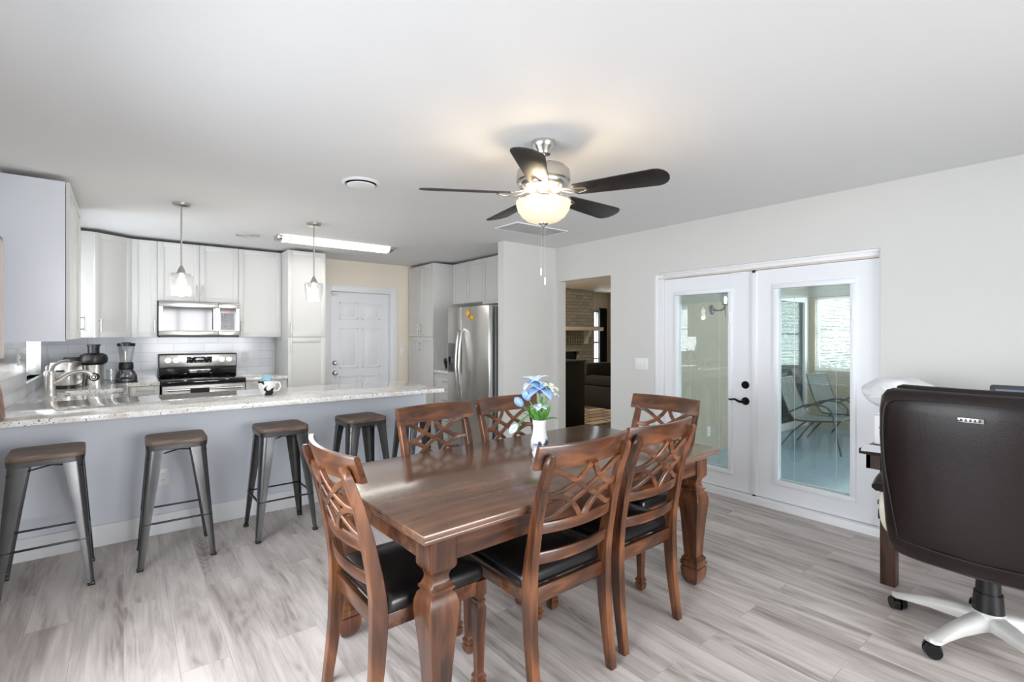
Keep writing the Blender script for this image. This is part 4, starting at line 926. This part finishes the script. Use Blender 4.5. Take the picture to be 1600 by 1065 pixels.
def petal(bm, base, d, L_, w_, curl, up=Vector((0, 0, 1)), n=7):
    d = Vector(d).normalized(); u = (up-d*up.dot(d)); u = u.normalized() if u.length > 1e-3 else Vector((1, 0, 0)); s = d.cross(u).normalized()
    rows = []
    for i in range(n+1):
        f = i/n; ww = w_*math.sin(PI*min(.97, f*.9+.07))**.75/2; a = curl*f
        c = Vector(base)+d*(L_*f*math.cos(a*.6))+u*(L_*f*math.sin(a)*.7)
        rows.append([c-s*ww+u*ww*.35, c, c+s*ww+u*ww*.35])
    vv = [[bm.verts.new(q) for q in r_] for r_ in rows]
    for a, b in zip(vv, vv[1:]):
        for i in range(2): bm.faces.new((a[i], a[i+1], b[i+1], b[i]))
def thick(o, t_=.0012):
    md_ = o.modifiers.new('thickness', 'SOLIDIFY'); md_.thickness = t_; md_.offset = 0; return o
def flower(label, path, kind, m, leaves=()):
    f = thing('flower', label, 'flower', (vx, vy, vz), group='artificial flowers in the vase')
    bm = BM(); tube(bm, path, [.0028, .0024], 7, 6); obj('stem', bm, M_stem, f)
    tip = Vector(path[-1]); ax = (tip-Vector(path[-2])).normalized()
    Mo, _ = frame_on(tip, tip+ax)
    bm = BM()
    if kind == 'tulip':
        for k in range(6):
            a = k*PI/3; o_ = Mo.to_3x3() @ Vector((math.cos(a), math.sin(a), 0))
            petal(bm, tip-ax*.002, ax*.92+o_*.62, .060, .042, 1.0, -o_)
        pass
    elif kind == 'iris':
        for k in range(6):
            a = k*PI/3+.3; o_ = Mo.to_3x3() @ Vector((math.cos(a), math.sin(a), 0))
            petal(bm, tip, o_+ax*(.9 if k % 2 else .15), .085, .068, (-.7 if k % 2 else -1.2), ax)
    else:
        for k in range(7):
            a = k*2*PI/7; o_ = Mo.to_3x3() @ Vector((math.cos(a), math.sin(a), 0)); petal(bm, tip, o_+ax*.35, .052, .032, -.5, ax)
        cyl(bm, tip, tip+ax*.018, .006, .012, 10)
    thick(obj('bloom', bm, m, f))
    for (p0, d, L_, w_) in leaves:
        bm = BM(); petal(bm, p0, d, L_, w_, -.5, Vector((0, 0, 1)) if abs(Vector(d).normalized().z) < .9 else fw); thick(obj('leaf', bm, M_leaf2, f))
    return f
flower('large light blue iris at the top of the bouquet', [V(0, 0, .03), V(0, 0, .2), V(.0, -.01, .29), V(.0, -.02, .35)], 'iris', M_bl, [(V(-.01, -.01, .17), V(-.35, -.2, 1), .13, .03), (V(.012, -.01, .17), V(.35, -.2, 1), .13, .028)])
flower('white-blue ruffled bloom behind the iris', [V(.01, .01, .03), V(.0, .0, .2), V(-.015, .02, .31), V(-.02, .03, .385)], 'iris', M_wh, [(V(0, .01, .17), V(.1, .3, 1), .14, .03)])
flower('pale daffodil leaning right in the bouquet', [V(.01, 0, .04), V(.008, 0, .2), V(.03, -.01, .30), V(.055, -.02, .365)], 'daffodil', M_cr, [(V(.015, 0, .18), V(1, -.2, .65), .085, .028)])
flower('white daffodil at the right edge of the bouquet', [V(.01, .01, .04), V(.01, .01, .2), V(.035, .02, .28), V(.06, .02, .33)], 'daffodil', M_wh)
flower('blue tulip on the left of the bouquet', [V(-.01, 0, .04), V(-.008, 0, .19), V(-.03, -.01, .25), V(-.055, -.015, .295)], 'tulip', M_bl, [(V(-.015, -.01, .175), V(-.7, -.2, 1), .10, .03), (V(-.01, -.02, .17), V(-.1, -.5, 1), .09, .03)])
flower('small blue tulip lowest on the left side', [V(-.01, -.01, .04), V(-.012, -.01, .18), V(-.05, -.015, .225), V(-.088, -.02, .265)], 'tulip', M_bl)
flower('white tulip drooping left over the table', [V(-.01, 0, .05), V(-.014, 0, .185), V(-.04, -.01, .218), V(-.08, -.02, .205), V(-.115, -.03, .17)], 'tulip', M_wh, [(V(-.06, -.02, .215), V(-1, -.2, -.75), .10, .02)])
flower('small white bloom among the green stems', [V(0, -.01, .04), V(.005, -.02, .2), V(.0, -.03, .26)], 'daffodil', M_wh, [(V(.0, -.015, .17), V(.2, -.4, 1), .10, .026), (V(-.006, .01, .17), V(-.4, .3, 1), .12, .026)])

# ================================================================== CEILING FIXTURES
M_blade = mat_wood('black_fan_blade', [(16, 14, 14), (24, 20, 19), (34, 28, 26)], .5, .05, 'X', 3)
def emis(name, rgb, s, base=(240, 240, 238)): return pm(name, base, .4, emit=rgb, estr=s)
fx, fy = 1.79, 2.0
fan = thing('ceiling_fan', 'brushed nickel ceiling fan with five black blades and bowl light', 'fan', (fx, fy, 0))
bm = BM(); lathe(bm, [(.066, 2.439), (.068, 2.425), (.058, 2.405), (.042, 2.385), (.038, 2.372), (.016, 2.368)], seg=36); obj('canopy', bm, M_nickel, fan)
bm = BM(); cyl(bm, (0, 0, 2.30), (0, 0, 2.375), .014); obj('downrod', bm, M_nickel, fan)
bm = BM(); lathe(bm, [(.03, 2.318), (.07, 2.312), (.125, 2.298), (.142, 2.280), (.146, 2.255), (.146, 2.225), (.138, 2.218), (.138, 2.208), (.128, 2.190), (.10, 2.178), (.06, 2.172)], seg=48); obj('motor_housing', bm, M_nickel, fan)
bm = BM(); lathe(bm, [(.05, 2.172), (.05, 2.135), (.04, 2.125), (.03, 2.125), (.030, 2.112)], seg=32); lathe(bm, [(.150, 2.113), (.152, 2.118), (.148, 2.122), (.144, 2.118)], seg=48, cap=False)
for k in range(3): a = k*2*PI/3+.4; bar(bm, (.03*math.cos(a), .03*math.sin(a), 2.122), (.148*math.cos(a), .148*math.sin(a), 2.118), .010, .004)
obj('light_fitter', bm, M_nickel, fan)
bm = BM(); prof_o = [(.148, 2.114), (.147, 2.095), (.138, 2.066), (.118, 2.036), (.088, 2.014), (.05, 2.001), (.012, 1.997)]; lathe(bm, prof_o+[(r_*.96, z_+.004) for r_, z_ in prof_o[::-1]], seg=48, cap=False)
mb, n, l, p = new_mat('frosted_bowl_glass'); p.inputs['Base Color'].default_value = (*s2l((190, 180, 164)), 1); p.inputs['Roughness'].default_value = .35; p.inputs['Emission Color'].default_value = (*s2l((255, 226, 186)), 1); p.inputs['Emission Strength'].default_value = .42
obj('light_bowl', bm, mb, fan)
bm = BM(); lathe(bm, [(.003, 1.975), (.008, 1.980), (.012, 1.990), (.026, 1.994), (.027, 1.999), (.003, 2.001)]); obj('finial', bm, M_nickel, fan)
for dx, dy, zb in ((-.012, .004, 1.735), (.006, -.008, 1.685)):
    bm = BM(); cyl(bm, (dx, dy, zb+.02), (dx, dy, 1.984), .0013, seg=6); obj('pull_chain', bm, M_nickel, fan)
    bm = BM(); lathe(bm, [(.002, zb-.02), (.0045, zb-.015), (.0045, zb+.015), (.002, zb+.02)], (dx, dy, 0), 10); obj('chain_pull', bm, M_white, fan)
blade_poly = []
for i in range(9): a = R(-90+180*i/8); blade_poly.append((.60+.065*math.cos(a), .078*math.sin(a)*(1.0)))
blade_poly = [(.185, -.052), (.40, -.066)]+blade_poly+[(.40, .066), (.185, .052), (.170, .035), (.170, -.035)]
for k in range(5):
    a = R(-138.2+72*k)
    Mx = Matrix.Rotation(a, 4, 'Z') @ Matrix.Translation((0, 0, 2.158)) @ Matrix.Rotation(R(-13), 4, 'X')
    bm = BM(); prism(bm, blade_poly, -.003, .003, Mx, .0015); b_ = obj('blade', bm, M_blade, fan)
    bm = BM(); Mi = Matrix.Rotation(a, 4, 'Z')
    t_ = bmesh.new(); 
    for s in (-1, 1): ribbon(t_, [(.085, s*.012, 2.176), (.13, s*.030, 2.160), (.18, s*.040, 2.150), (.235, s*.022, 2.150), (.25, 0, 2.150)], .012, .006, (0, 0, 1))
    _merge(bm, t_, Mi); obj('blade_bracket', bm, M_nickel, b_)
for k_ in range(3): point('fan_bulb_light', (fx+.085*math.cos(R(-138+120*k_)), fy+.085*math.sin(R(-138+120*k_)), 2.118), 2.5, (1.0, .80, .55), .025)
# pendants
def make_pendant():
    r = thing('pendant_light', 'x', 'pendant lamp', group='clear glass pendant lights over the bar')
    bm = BM(); lathe(bm, [(.002, 2.412), (.05, 2.414), (.063, 2.422), (.064, 2.4395)], seg=32); obj('canopy', bm, M_nickel, r)
    bm = BM(); cyl(bm, (0, 0, 1.925), (0, 0, 2.415), .006, seg=10); obj('rod', bm, M_nickel, r)
    bm = BM(); lathe(bm, [(.008, 1.945), (.018, 1.925), (.032, 1.893), (.034, 1.885), (.02, 1.883)]); obj('socket_cap', bm, M_nickel, r)
    bm = BM(); lathe(bm, [(.03, 1.886), (.078, 1.880), (.084, 1.868), (.080, 1.84), (.064, 1.705), (.061, 1.705), (.077, 1.84), (.080, 1.866), (.03, 1.882)], seg=40, cap=False); obj('glass_shade', bm, mat_frost('pendant_glass', .02), r)
    bm = BM(); lathe(bm, [(.012, 1.883), (.013, 1.86), (.026, 1.835), (.034, 1.80), (.030, 1.765), (.016, 1.745), (.002, 1.742)]); obj('bulb', bm, emis('glowing_bulb_glass', (255, 250, 244), 3.0), r)
    return r
pe = make_pendant(); pe.location = (.361, 4.71, 0); pe['label'] = 'clear glass pendant light on the left, in front of the microwave'
dup(pe, (1.40, 4.78, 0), 0, 'clear glass pendant light on the right, in front of the pantry')
point('pendant_bulb_light', (.361, 4.71, 1.70), 5, (1, .97, .92), .03); point('pendant_bulb_light', (1.40, 4.78, 1.66), 3.4, (1, .97, .92), .03)
# fluorescent fixture
t = thing('ceiling_light', 'long white wraparound fluorescent light with nickel end caps', 'ceiling light', (1.885, 5.58, 2.44))
hl = .635
def halfs(w_, h_, n_=10): return [(w_*math.cos(PI*i/n_), -h_*math.sin(PI*i/n_)**.6) for i in range(n_+1)]
bm = BM(); rings(bm, [[(x, y, z) for y, z in halfs(.105, .062)] for x in (-hl+.04, hl-.04)]); obj('diffuser', bm, emis('lit_diffuser', (255, 252, 246), 1.5), t)
for s in (-1, 1):
    bm = BM(); rings(bm, [[(s*x, y, z) for y, z in halfs(w_, h_)] for x, w_, h_ in ((hl-.045, .112, .068), (hl-.01, .112, .068), (hl, .10, .060))]); obj('end_cap', bm, M_nickel, t)
    bm = BM(); rings(bm, [[(s*x, y, z) for y, z in halfs(.109, .0655)] for x in (hl-.125, hl-.117)]); obj('trim_band', bm, M_nickel, t)
area('fluorescent_light', (1.885, 5.58, 2.36), (0, 0, 0), 1.15, .16, 4.5, (1, .965, .90))
# vents
t = thing('ceiling_vent', 'round white ceiling vent with hanging disc near the camera', 'vent', (1.28, 3.30, 2.44))
bm = BM(); lathe(bm, [(.128, -.001), (.128, -.006), (.108, -.014), (.104, -.006), (.100, -.001)], seg=48, cap=False); obj('ring', bm, M_trim, t)
bm = BM(); lathe(bm, [(.002, -.030), (.070, -.029), (.092, -.024), (.094, -.020), (.02, -.014), (.02, -.002)], seg=48); obj('disc', bm, M_trim, t)
bm = BM(); lathe(bm, [(.101, -.0012), (.002, -.0012)], seg=40); obj('duct_opening', bm, M_dkgap, t)
t = thing('ceiling_vent', 'small round grey slotted ceiling vent in the kitchen', 'vent', (1.015, 5.76, 2.44))
bm = BM()
for q in (.115, .092, .069, .046): lathe(bm, [(q, -.001), (q, -.012), (q-.014, -.008), (q-.014, -.001)], seg=40, cap=False)
lathe(bm, [(.03, -.001), (.03, -.012), (.002, -.012)], seg=30); obj('slotted_ring', bm, pm('grey_vent_metal', (200, 200, 200), .5), t)
t = thing('ceiling_vent', 'rectangular white louvred return vent in the ceiling behind the fan', 'vent', (3.17, 3.71, 2.44))
bm = BM(); a, b = .33, .175
for q in ((-a, -b, a, -b+.03), (-a, b-.03, a, b), (-a, -b+.03, -a+.03, b-.03), (a-.03, -b+.03, a, b-.03)): box(bm, (q[0], q[1], -.010), (q[2], q[3], -.0005), .002)
obj('frame', bm, M_trim, t)
bm = BM()
for k in range(14):
    y = -b+.04+k*(2*b-.08)/13; box(bm, (-a+.03, -.010, -.0008), (a-.03, .010, .0008), 0, Matrix.Translation((0, y, -.008)) @ Matrix.Rotation(R(35), 4, 'X'))
obj('slats', bm, pm('grey_vent_slats', (226, 226, 226), .5), t)
bm = BM(); box(bm, (-a+.03, -b+.03, -.0015), (a-.03, b-.03, -.0005)); obj('backing', bm, pm('vent_backing', (150, 150, 150), .7), t)

# ================================================================== DESK CORNER
dk = thing('desk', 'dark espresso wooden desk against the right wall behind the office chair', 'desk', (3.68, .20, 0))
bm = BM(); box(bm, (-.40, -.85, .722), (.40, .785, .752), .003); obj('desktop', bm, M_desk, dk)
bm = BM(); box(bm, (-.345, -.80, .635), (-.325, .765, .722)); box(bm, (.33, -.80, .635), (.35, .765, .722)); box(bm, (-.345, .745, .635), (.35, .765, .722)); box(bm, (-.345, -.80, .635), (.35, -.78, .722)); obj('apron', bm, M_desk, dk)
for sx in (-1, 1):
    for y in (-.77, .665):
        bm = BM(); box(bm, (sx*.31-.035, y-.035, 0), (sx*.31+.035, y+.035, .722), .003); obj('leg', bm, M_desk, dk)
t = thing('printer', 'white desktop printer on the desk by the wall', 'printer', (3.70, .745, .7525))
bm = BM(); box(bm, (-.25, -.22, 0), (.25, .22, .175), .015); obj('printer_body', bm, M_white, t)
bm = BM(); box(bm, (-.256, -.19, .10), (-.249, .19, .106)); box(bm, (-.256, -.16, .05), (-.249, .16, .054)); obj('paper_slot', bm, pm('mid_grey_plastic', (120, 124, 130), .4), t)
bm = BM(); box(bm, (-.30, -.15, .02), (-.25, .15, .028), .003); obj('paper_tray', bm, M_white, t)
bm = BM(); box(bm, (-.24, -.20, .175), (.20, .20, .19), .006); obj('lid', bm, M_white, t)
mbag, n, l, p = new_mat('thin_white_plastic_film'); p.inputs['Base Color'].default_value = (.9, .92, .94, 1); p.inputs['Roughness'].default_value = .3; p.inputs['Alpha'].default_value = .72
tag(obj('plastic_bag', crumple((3.60, .86, 1.045), (.20, .19, .095), 5, None, .22, 7, 4), mbag), 'crumpled white plastic bag on top of the printer', 'bag')
for k, (x, y, a, lab) in enumerate(((3.345, .835, 14, 'printed white sheet hanging over the desk corner'), (3.38, .66, -6, 'white sheet of paper lying farther along the desk'))):
    bm = BM(); box(bm, (-.105, -.148, 0), (.105, .148, .0012), 0, Matrix.Rotation(R(a), 4, 'Z'))
    s_ = obj('paper_sheet', bm, pm('printed_paper', (236, 238, 242), .7), None); s_.location = (x, y, .7528+k*.002); tag(s_, lab, 'paper', 'papers on the desk')
mo = thing('monitor', 'black framed computer monitor standing on the desk', 'monitor', (3.80, .24, .7525))
bm = BM(); box(bm, (-.018, -.29, .035), (.018, .275, .365), .012); obj('monitor_bezel', bm, pm('dark_grey_bezel', (58, 62, 68), .4), mo)
bm = BM(); box(bm, (-.0195, -.265, .06), (-.017, .25, .343)); obj('screen', bm, pm('screen_glass', (112, 122, 140), .15, emit=(90, 104, 130), estr=.25), mo)
bm = BM(); box(bm, (-.06, -.11, 0), (.08, .10, .012), .004); box(bm, (-.005, -.03, .01), (.03, .03, .10), .004); obj('stand', bm, M_black, mo)

oc = thing('office_chair', 'dark brown leather office chair seen from behind at the desk', 'office chair', (3.06, .42, 0))
M_pear = pm('pearl_silver_plastic', (206, 206, 202), .3, .25, var=.02); M_creamp = pm('cream_plastic', (214, 210, 190), .4)
# backrest: loft of rounded sections over height, slightly reclined
def sec(w_, t_, cx, z, bow, n_=28, yoff=0):
    out = []
    for i in range(n_):
        a = 2*PI*i/n_; ca, sa = math.cos(a), math.sin(a)
        x = t_/2*abs(ca)**.45*(1 if ca > 0 else -1); y = w_/2*abs(sa)**.32*(1 if sa > 0 else -1)
        out.append((cx+x+bow*(y/(w_/2))**2, y+yoff, z))
    return out
rr = [sec(w_, t_, cx, z, .05) for w_, t_, cx, z in ((.56, .05, -.235, .372), (.60, .075, -.25, .39), (.625, .09, -.262, .44), (.640, .10, -.270, .52), (.65, .105, -.275, .62), (.665, .11, -.280, .78), (.675, .11, -.288, .93), (.67, .105, -.296, 1.05), (.655, .09, -.300, 1.11), (.62, .06, -.302, 1.138), (.57, .02, -.302, 1.148))]
bm = BM(); rings(bm, rr); bk = obj('backrest', bm, M_brown, oc, ang=70)
bm = BM(); rings(bm, [sec(w_, t_, cx, z, .05) for w_, t_, cx, z in ((.58, .06, -.225, .60), (.60, .09, -.215, .75), (.61, .10, -.225, .95), (.60, .08, -.245, 1.10), (.56, .05, -.26, 1.155), (.52, .015, -.262, 1.164))]); obj('head_cushion', bm, M_brown, oc, ang=70)
# piping along the outer back
def backpt(yf, z):
    W_ = .56+.115*min(1, (z-.372)/.45); y = yf*W_/2
    zs = [(.372, -.26), (.44, -.307), (.52, -.320), (.62, -.3275), (.78, -.335), (.93, -.343), (1.05, -.3485), (1.11, -.345)]
    for (a, xa), (b, xb) in zip(zs, zs[1:]):
        if z <= b: x = xa+(xb-xa)*(z-a)/(b-a); break
    else: x = zs[-1][1]
    return (x+.05*yf*yf-.001, y, z)
bm = BM()
tube(bm, [backpt(yf, .452+.010*yf*yf) for yf in (-.93, -.7, -.4, 0, .4, .7, .93)], .0035, 6, 4)
pth = [backpt(-.90, .46), backpt(-.91, .6), backpt(-.92, .8), backpt(-.925, .95), backpt(-.91, 1.04), backpt(-.86, 1.085), backpt(-.7, 1.103), backpt(-.3, 1.108), backpt(.3, 1.108), backpt(.7, 1.103), backpt(.86, 1.085), backpt(.91, 1.04), backpt(.925, .95), backpt(.92, .8), backpt(.91, .6), backpt(.90, .46)]
tube(bm, pth, .0035, 6, 4); obj('piping', bm, pm('black_piping', (24, 20, 20), .4), bk)
bm = BM(); c = backpt(.0, 1.045); box(bm, (c[0]-.006, -.038, 1.034), (c[0]+.004, .045, 1.054), .003)
bg = obj('badge', bm, M_steelh, bk)
bm = BM()
for k in range(5): box(bm, (c[0]-.0068, -.028+k*.014, 1.038), (c[0]-.0055, -.020+k*.014, 1.050))
obj('badge_marks', bm, M_black, bg)
bm = BM(); rings(bm, [[(x+.03, y, z) for x, y in rrect(w_, d_, .09, 6)] for w_, d_, z in ((.44, .48, .405), (.50, .53, .43), (.52, .55, .47), (.50, .53, .51), (.42, .44, .53))]); obj('seat', bm, M_brown, oc, ang=80)
bm = BM(); box(bm, (-.11, -.13, .385), (.12, .13, .41), .006); box(bm, (-.26, -.05, .388), (-.10, .05, .402), .004); obj('seat_plate', bm, M_black, oc)
bm = BM(); cyl(bm, (0, 0, .09), (0, 0, .40), .024); cyl(bm, (0, 0, .145), (0, 0, .235), .056, .050, 24); cyl(bm, (0, 0, .235), (0, 0, .30), .044, .042, 24); cyl(bm, (0, 0, .30), (0, 0, .385), .036, .036, 24); obj('gas_column', bm, M_black, oc)
for s in (-1, 1):
    bm = BM(); ribbon(bm, [(-.15, s*.30, .44), (-.17, s*.335, .50), (-.15, s*.345, .60), (-.08, s*.335, .655), (.05, s*.335, .66), (.13, s*.335, .645), (.17, s*.330, .58), (.10, s*.31, .46)], .045, .035, (0, 1, 0)); am = obj('armrest', bm, M_creamp, oc)
    bm = BM(); ribbon(bm, [(-.19, s*.350, .655), (-.10, s*.350, .690), (.06, s*.350, .692), (.16, s*.345, .668)], .042, .075, (0, 1, 0)); obj('arm_pad', bm, M_brown, am)
    bm = BM(); box(bm, (-.18, s*.35, .50), (-.10, s*.366, .55), .005); cyl(bm, (-.15, s*.350, .575), (-.15, s*.372, .575), .012); obj('arm_bolt', bm, M_black, am)
bm = BM()
def starleg(bm, a):
    rr = []
    for r_, hw_, zt, zb in ((.03, .040, .150, .085), (.10, .034, .145, .085), (.20, .029, .128, .082), (.29, .030, .102, .074), (.335, .033, .090, .068), (.355, .024, .086, .068), (.362, .008, .084, .070)):
        pr = [(-hw_, zb), (hw_, zb), (hw_, (zt+zb)/2), (hw_*.72, zt-.006), (hw_*.3, zt), (-hw_*.3, zt), (-hw_*.72, zt-.006), (-hw_, (zt+zb)/2)]
        rr.append([(r_*math.cos(a)-y*math.sin(a), r_*math.sin(a)+y*math.cos(a), z) for y, z in pr])
    rings(bm, rr)
for k in range(5): starleg(bm, R(85+72*k))
cyl(bm, (0, 0, .08), (0, 0, .155), .060, .058, 28); obj('star_base', bm, M_pear, oc, ang=50)
for k in range(5):
    a = R(85+72*k); c = Vector((.34*math.cos(a), .34*math.sin(a), .031)); sw = a+R(50)
    dx = Vector((math.cos(sw), math.sin(sw), 0)); c2 = c-Vector((math.cos(a), math.sin(a), 0))*.0
    bm = BM()
    for s in (-1, 1): cyl(bm, c2+dx*s*.005+Vector((0, 0, .004)), c2+dx*s*.030+Vector((0, 0, .004)), .035, .029, 24)
    cyl(bm, c2+Vector((0, 0, .01)), c2+Vector((0, 0, .045)), .014); obj('caster', bm, M_blackg if False else pm('glossy_black_plastic', (16, 16, 17), .15), oc)
bm = BM(); tube(bm, [(.02, -.03, .39), (.03, -.05, .31), (.035, -.08, .285), (.04, -.11, .31), (.05, -.12, .39)], .004, 7); obj('cable', bm, M_black, oc)
# patio furniture in the sunroom
def make_patio():
    r = thing('patio_chair', 'x', 'patio chair', group='sling patio chairs in the sunroom')
    M_pt = pm('grey_metal_tube', (112, 116, 116), .4, .5); M_sl = pm('grey_mesh_sling', (128, 134, 132), .8, var=.08, scale=200)
    for s in (-1, 1):
        bm = BM(); tube(bm, [(s*.26, -.30, .40), (s*.26, -.05, .37), (s*.26, .16, .36), (s*.25, .24, .42), (s*.25, .34, .66), (s*.25, .40, .86)], .011, 8); obj('side_rail', bm, M_pt, r)
        bm = BM(); tube(bm, [(s*.31, -.32, .0), (s*.29, -.24, .40), (s*.285, -.22, .50), (s*.285, -.12, .565), (s*.285, .05, .56), (s*.28, .22, .47), (s*.27, .26, .44)], .011, 8); obj('arm_leg', bm, M_pt, r)
        bm = BM(); tube(bm, [(s*.27, .05, .37), (s*.29, .20, .22), (s*.31, .36, .0)], .011, 8); obj('leg', bm, M_pt, r)
    bm = BM(); tube(bm, [(-.25, .40, .86), (.25, .40, .86)], .011, 8, smooth=False); tube(bm, [(-.26, -.30, .40), (.26, -.30, .40)], .011, 8, smooth=False); tube(bm, [(-.28, .0, .355), (.28, .0, .355)], .009, 8, smooth=False); obj('crossbar', bm, M_pt, r)
    pth = smooth_path([(0, -.30, .405), (0, -.05, .37), (0, .16, .365), (0, .24, .42), (0, .34, .66), (0, .40, .86)], 5)
    bm = BM(); rings(bm, [[(-.25, p.y, p.z+.002), (.25, p.y, p.z+.002), (.25, p.y, p.z-.002), (-.25, p.y, p.z-.002)] if p.z < .40 or p.y < .2 else [(-.25, p.y-.002, p.z), (.25, p.y-.002, p.z), (.25, p.y+.002, p.z), (-.25, p.y+.002, p.z)] for p in pth]); obj('sling_seat', bm, M_sl, r)
    return r
pc = make_patio(); pc.location = (6.86, 2.48, -.02); pc.rotation_euler = (0, 0, R(3)); pc['label'] = 'grey sling patio chair nearer the french doors'
dup(pc, (7.72, 2.45, -.02), R(-8), 'grey sling patio chair farther back by the sunroom window')
# sconce
t = thing('wall_sconce', 'grey lantern wall light in the sunroom, seen through the left leaf', 'wall lamp', (5.60, 3.199, 1.70))
M_sc = pm('grey_sconce_metal', (112, 122, 132), .4, .5)
bm = BM(); cyl(bm, (0, 0, 0), (0, -.02, 0), .06, .045); obj('wall_plate', bm, M_sc, t)
bm = BM(); tube(bm, [(0, -.02, 0), (0, -.08, -.01), (0, -.14, .0), (0, -.17, .05)], .010, 8); tube(bm, [(0, -.17, .05), (0, -.17, -.10)], [.009, .003], 8, smooth=False); obj('arm', bm, M_sc, t)
bm = BM(); lathe(bm, [(.03, .05), (.035, .06), (.032, .065)], (0, -.17, 0), 6)
for k in range(6): a = k*PI/3; bar(bm, (.033*math.cos(a), -.17+.033*math.sin(a), .062), (.062*math.cos(a), -.17+.062*math.sin(a), .19), .006, .006)
lathe(bm, [(.075, .19), (.06, .21), (.02, .25), (.004, .27)], (0, -.17, 0), 6); obj('lantern_frame', bm, M_sc, t)
bm = BM(); lathe(bm, [(.012, .065), (.022, .10), (.022, .13), (.008, .155)], (0, -.17, 0), 14); obj('bulb', bm, emis('warm_sconce_bulb', (255, 248, 236), 4), t)
plate('wall_outlet', 'grey outlet cover low on the sunroom wall behind the glass', (5.52, 3.1995, .24), 'Y')
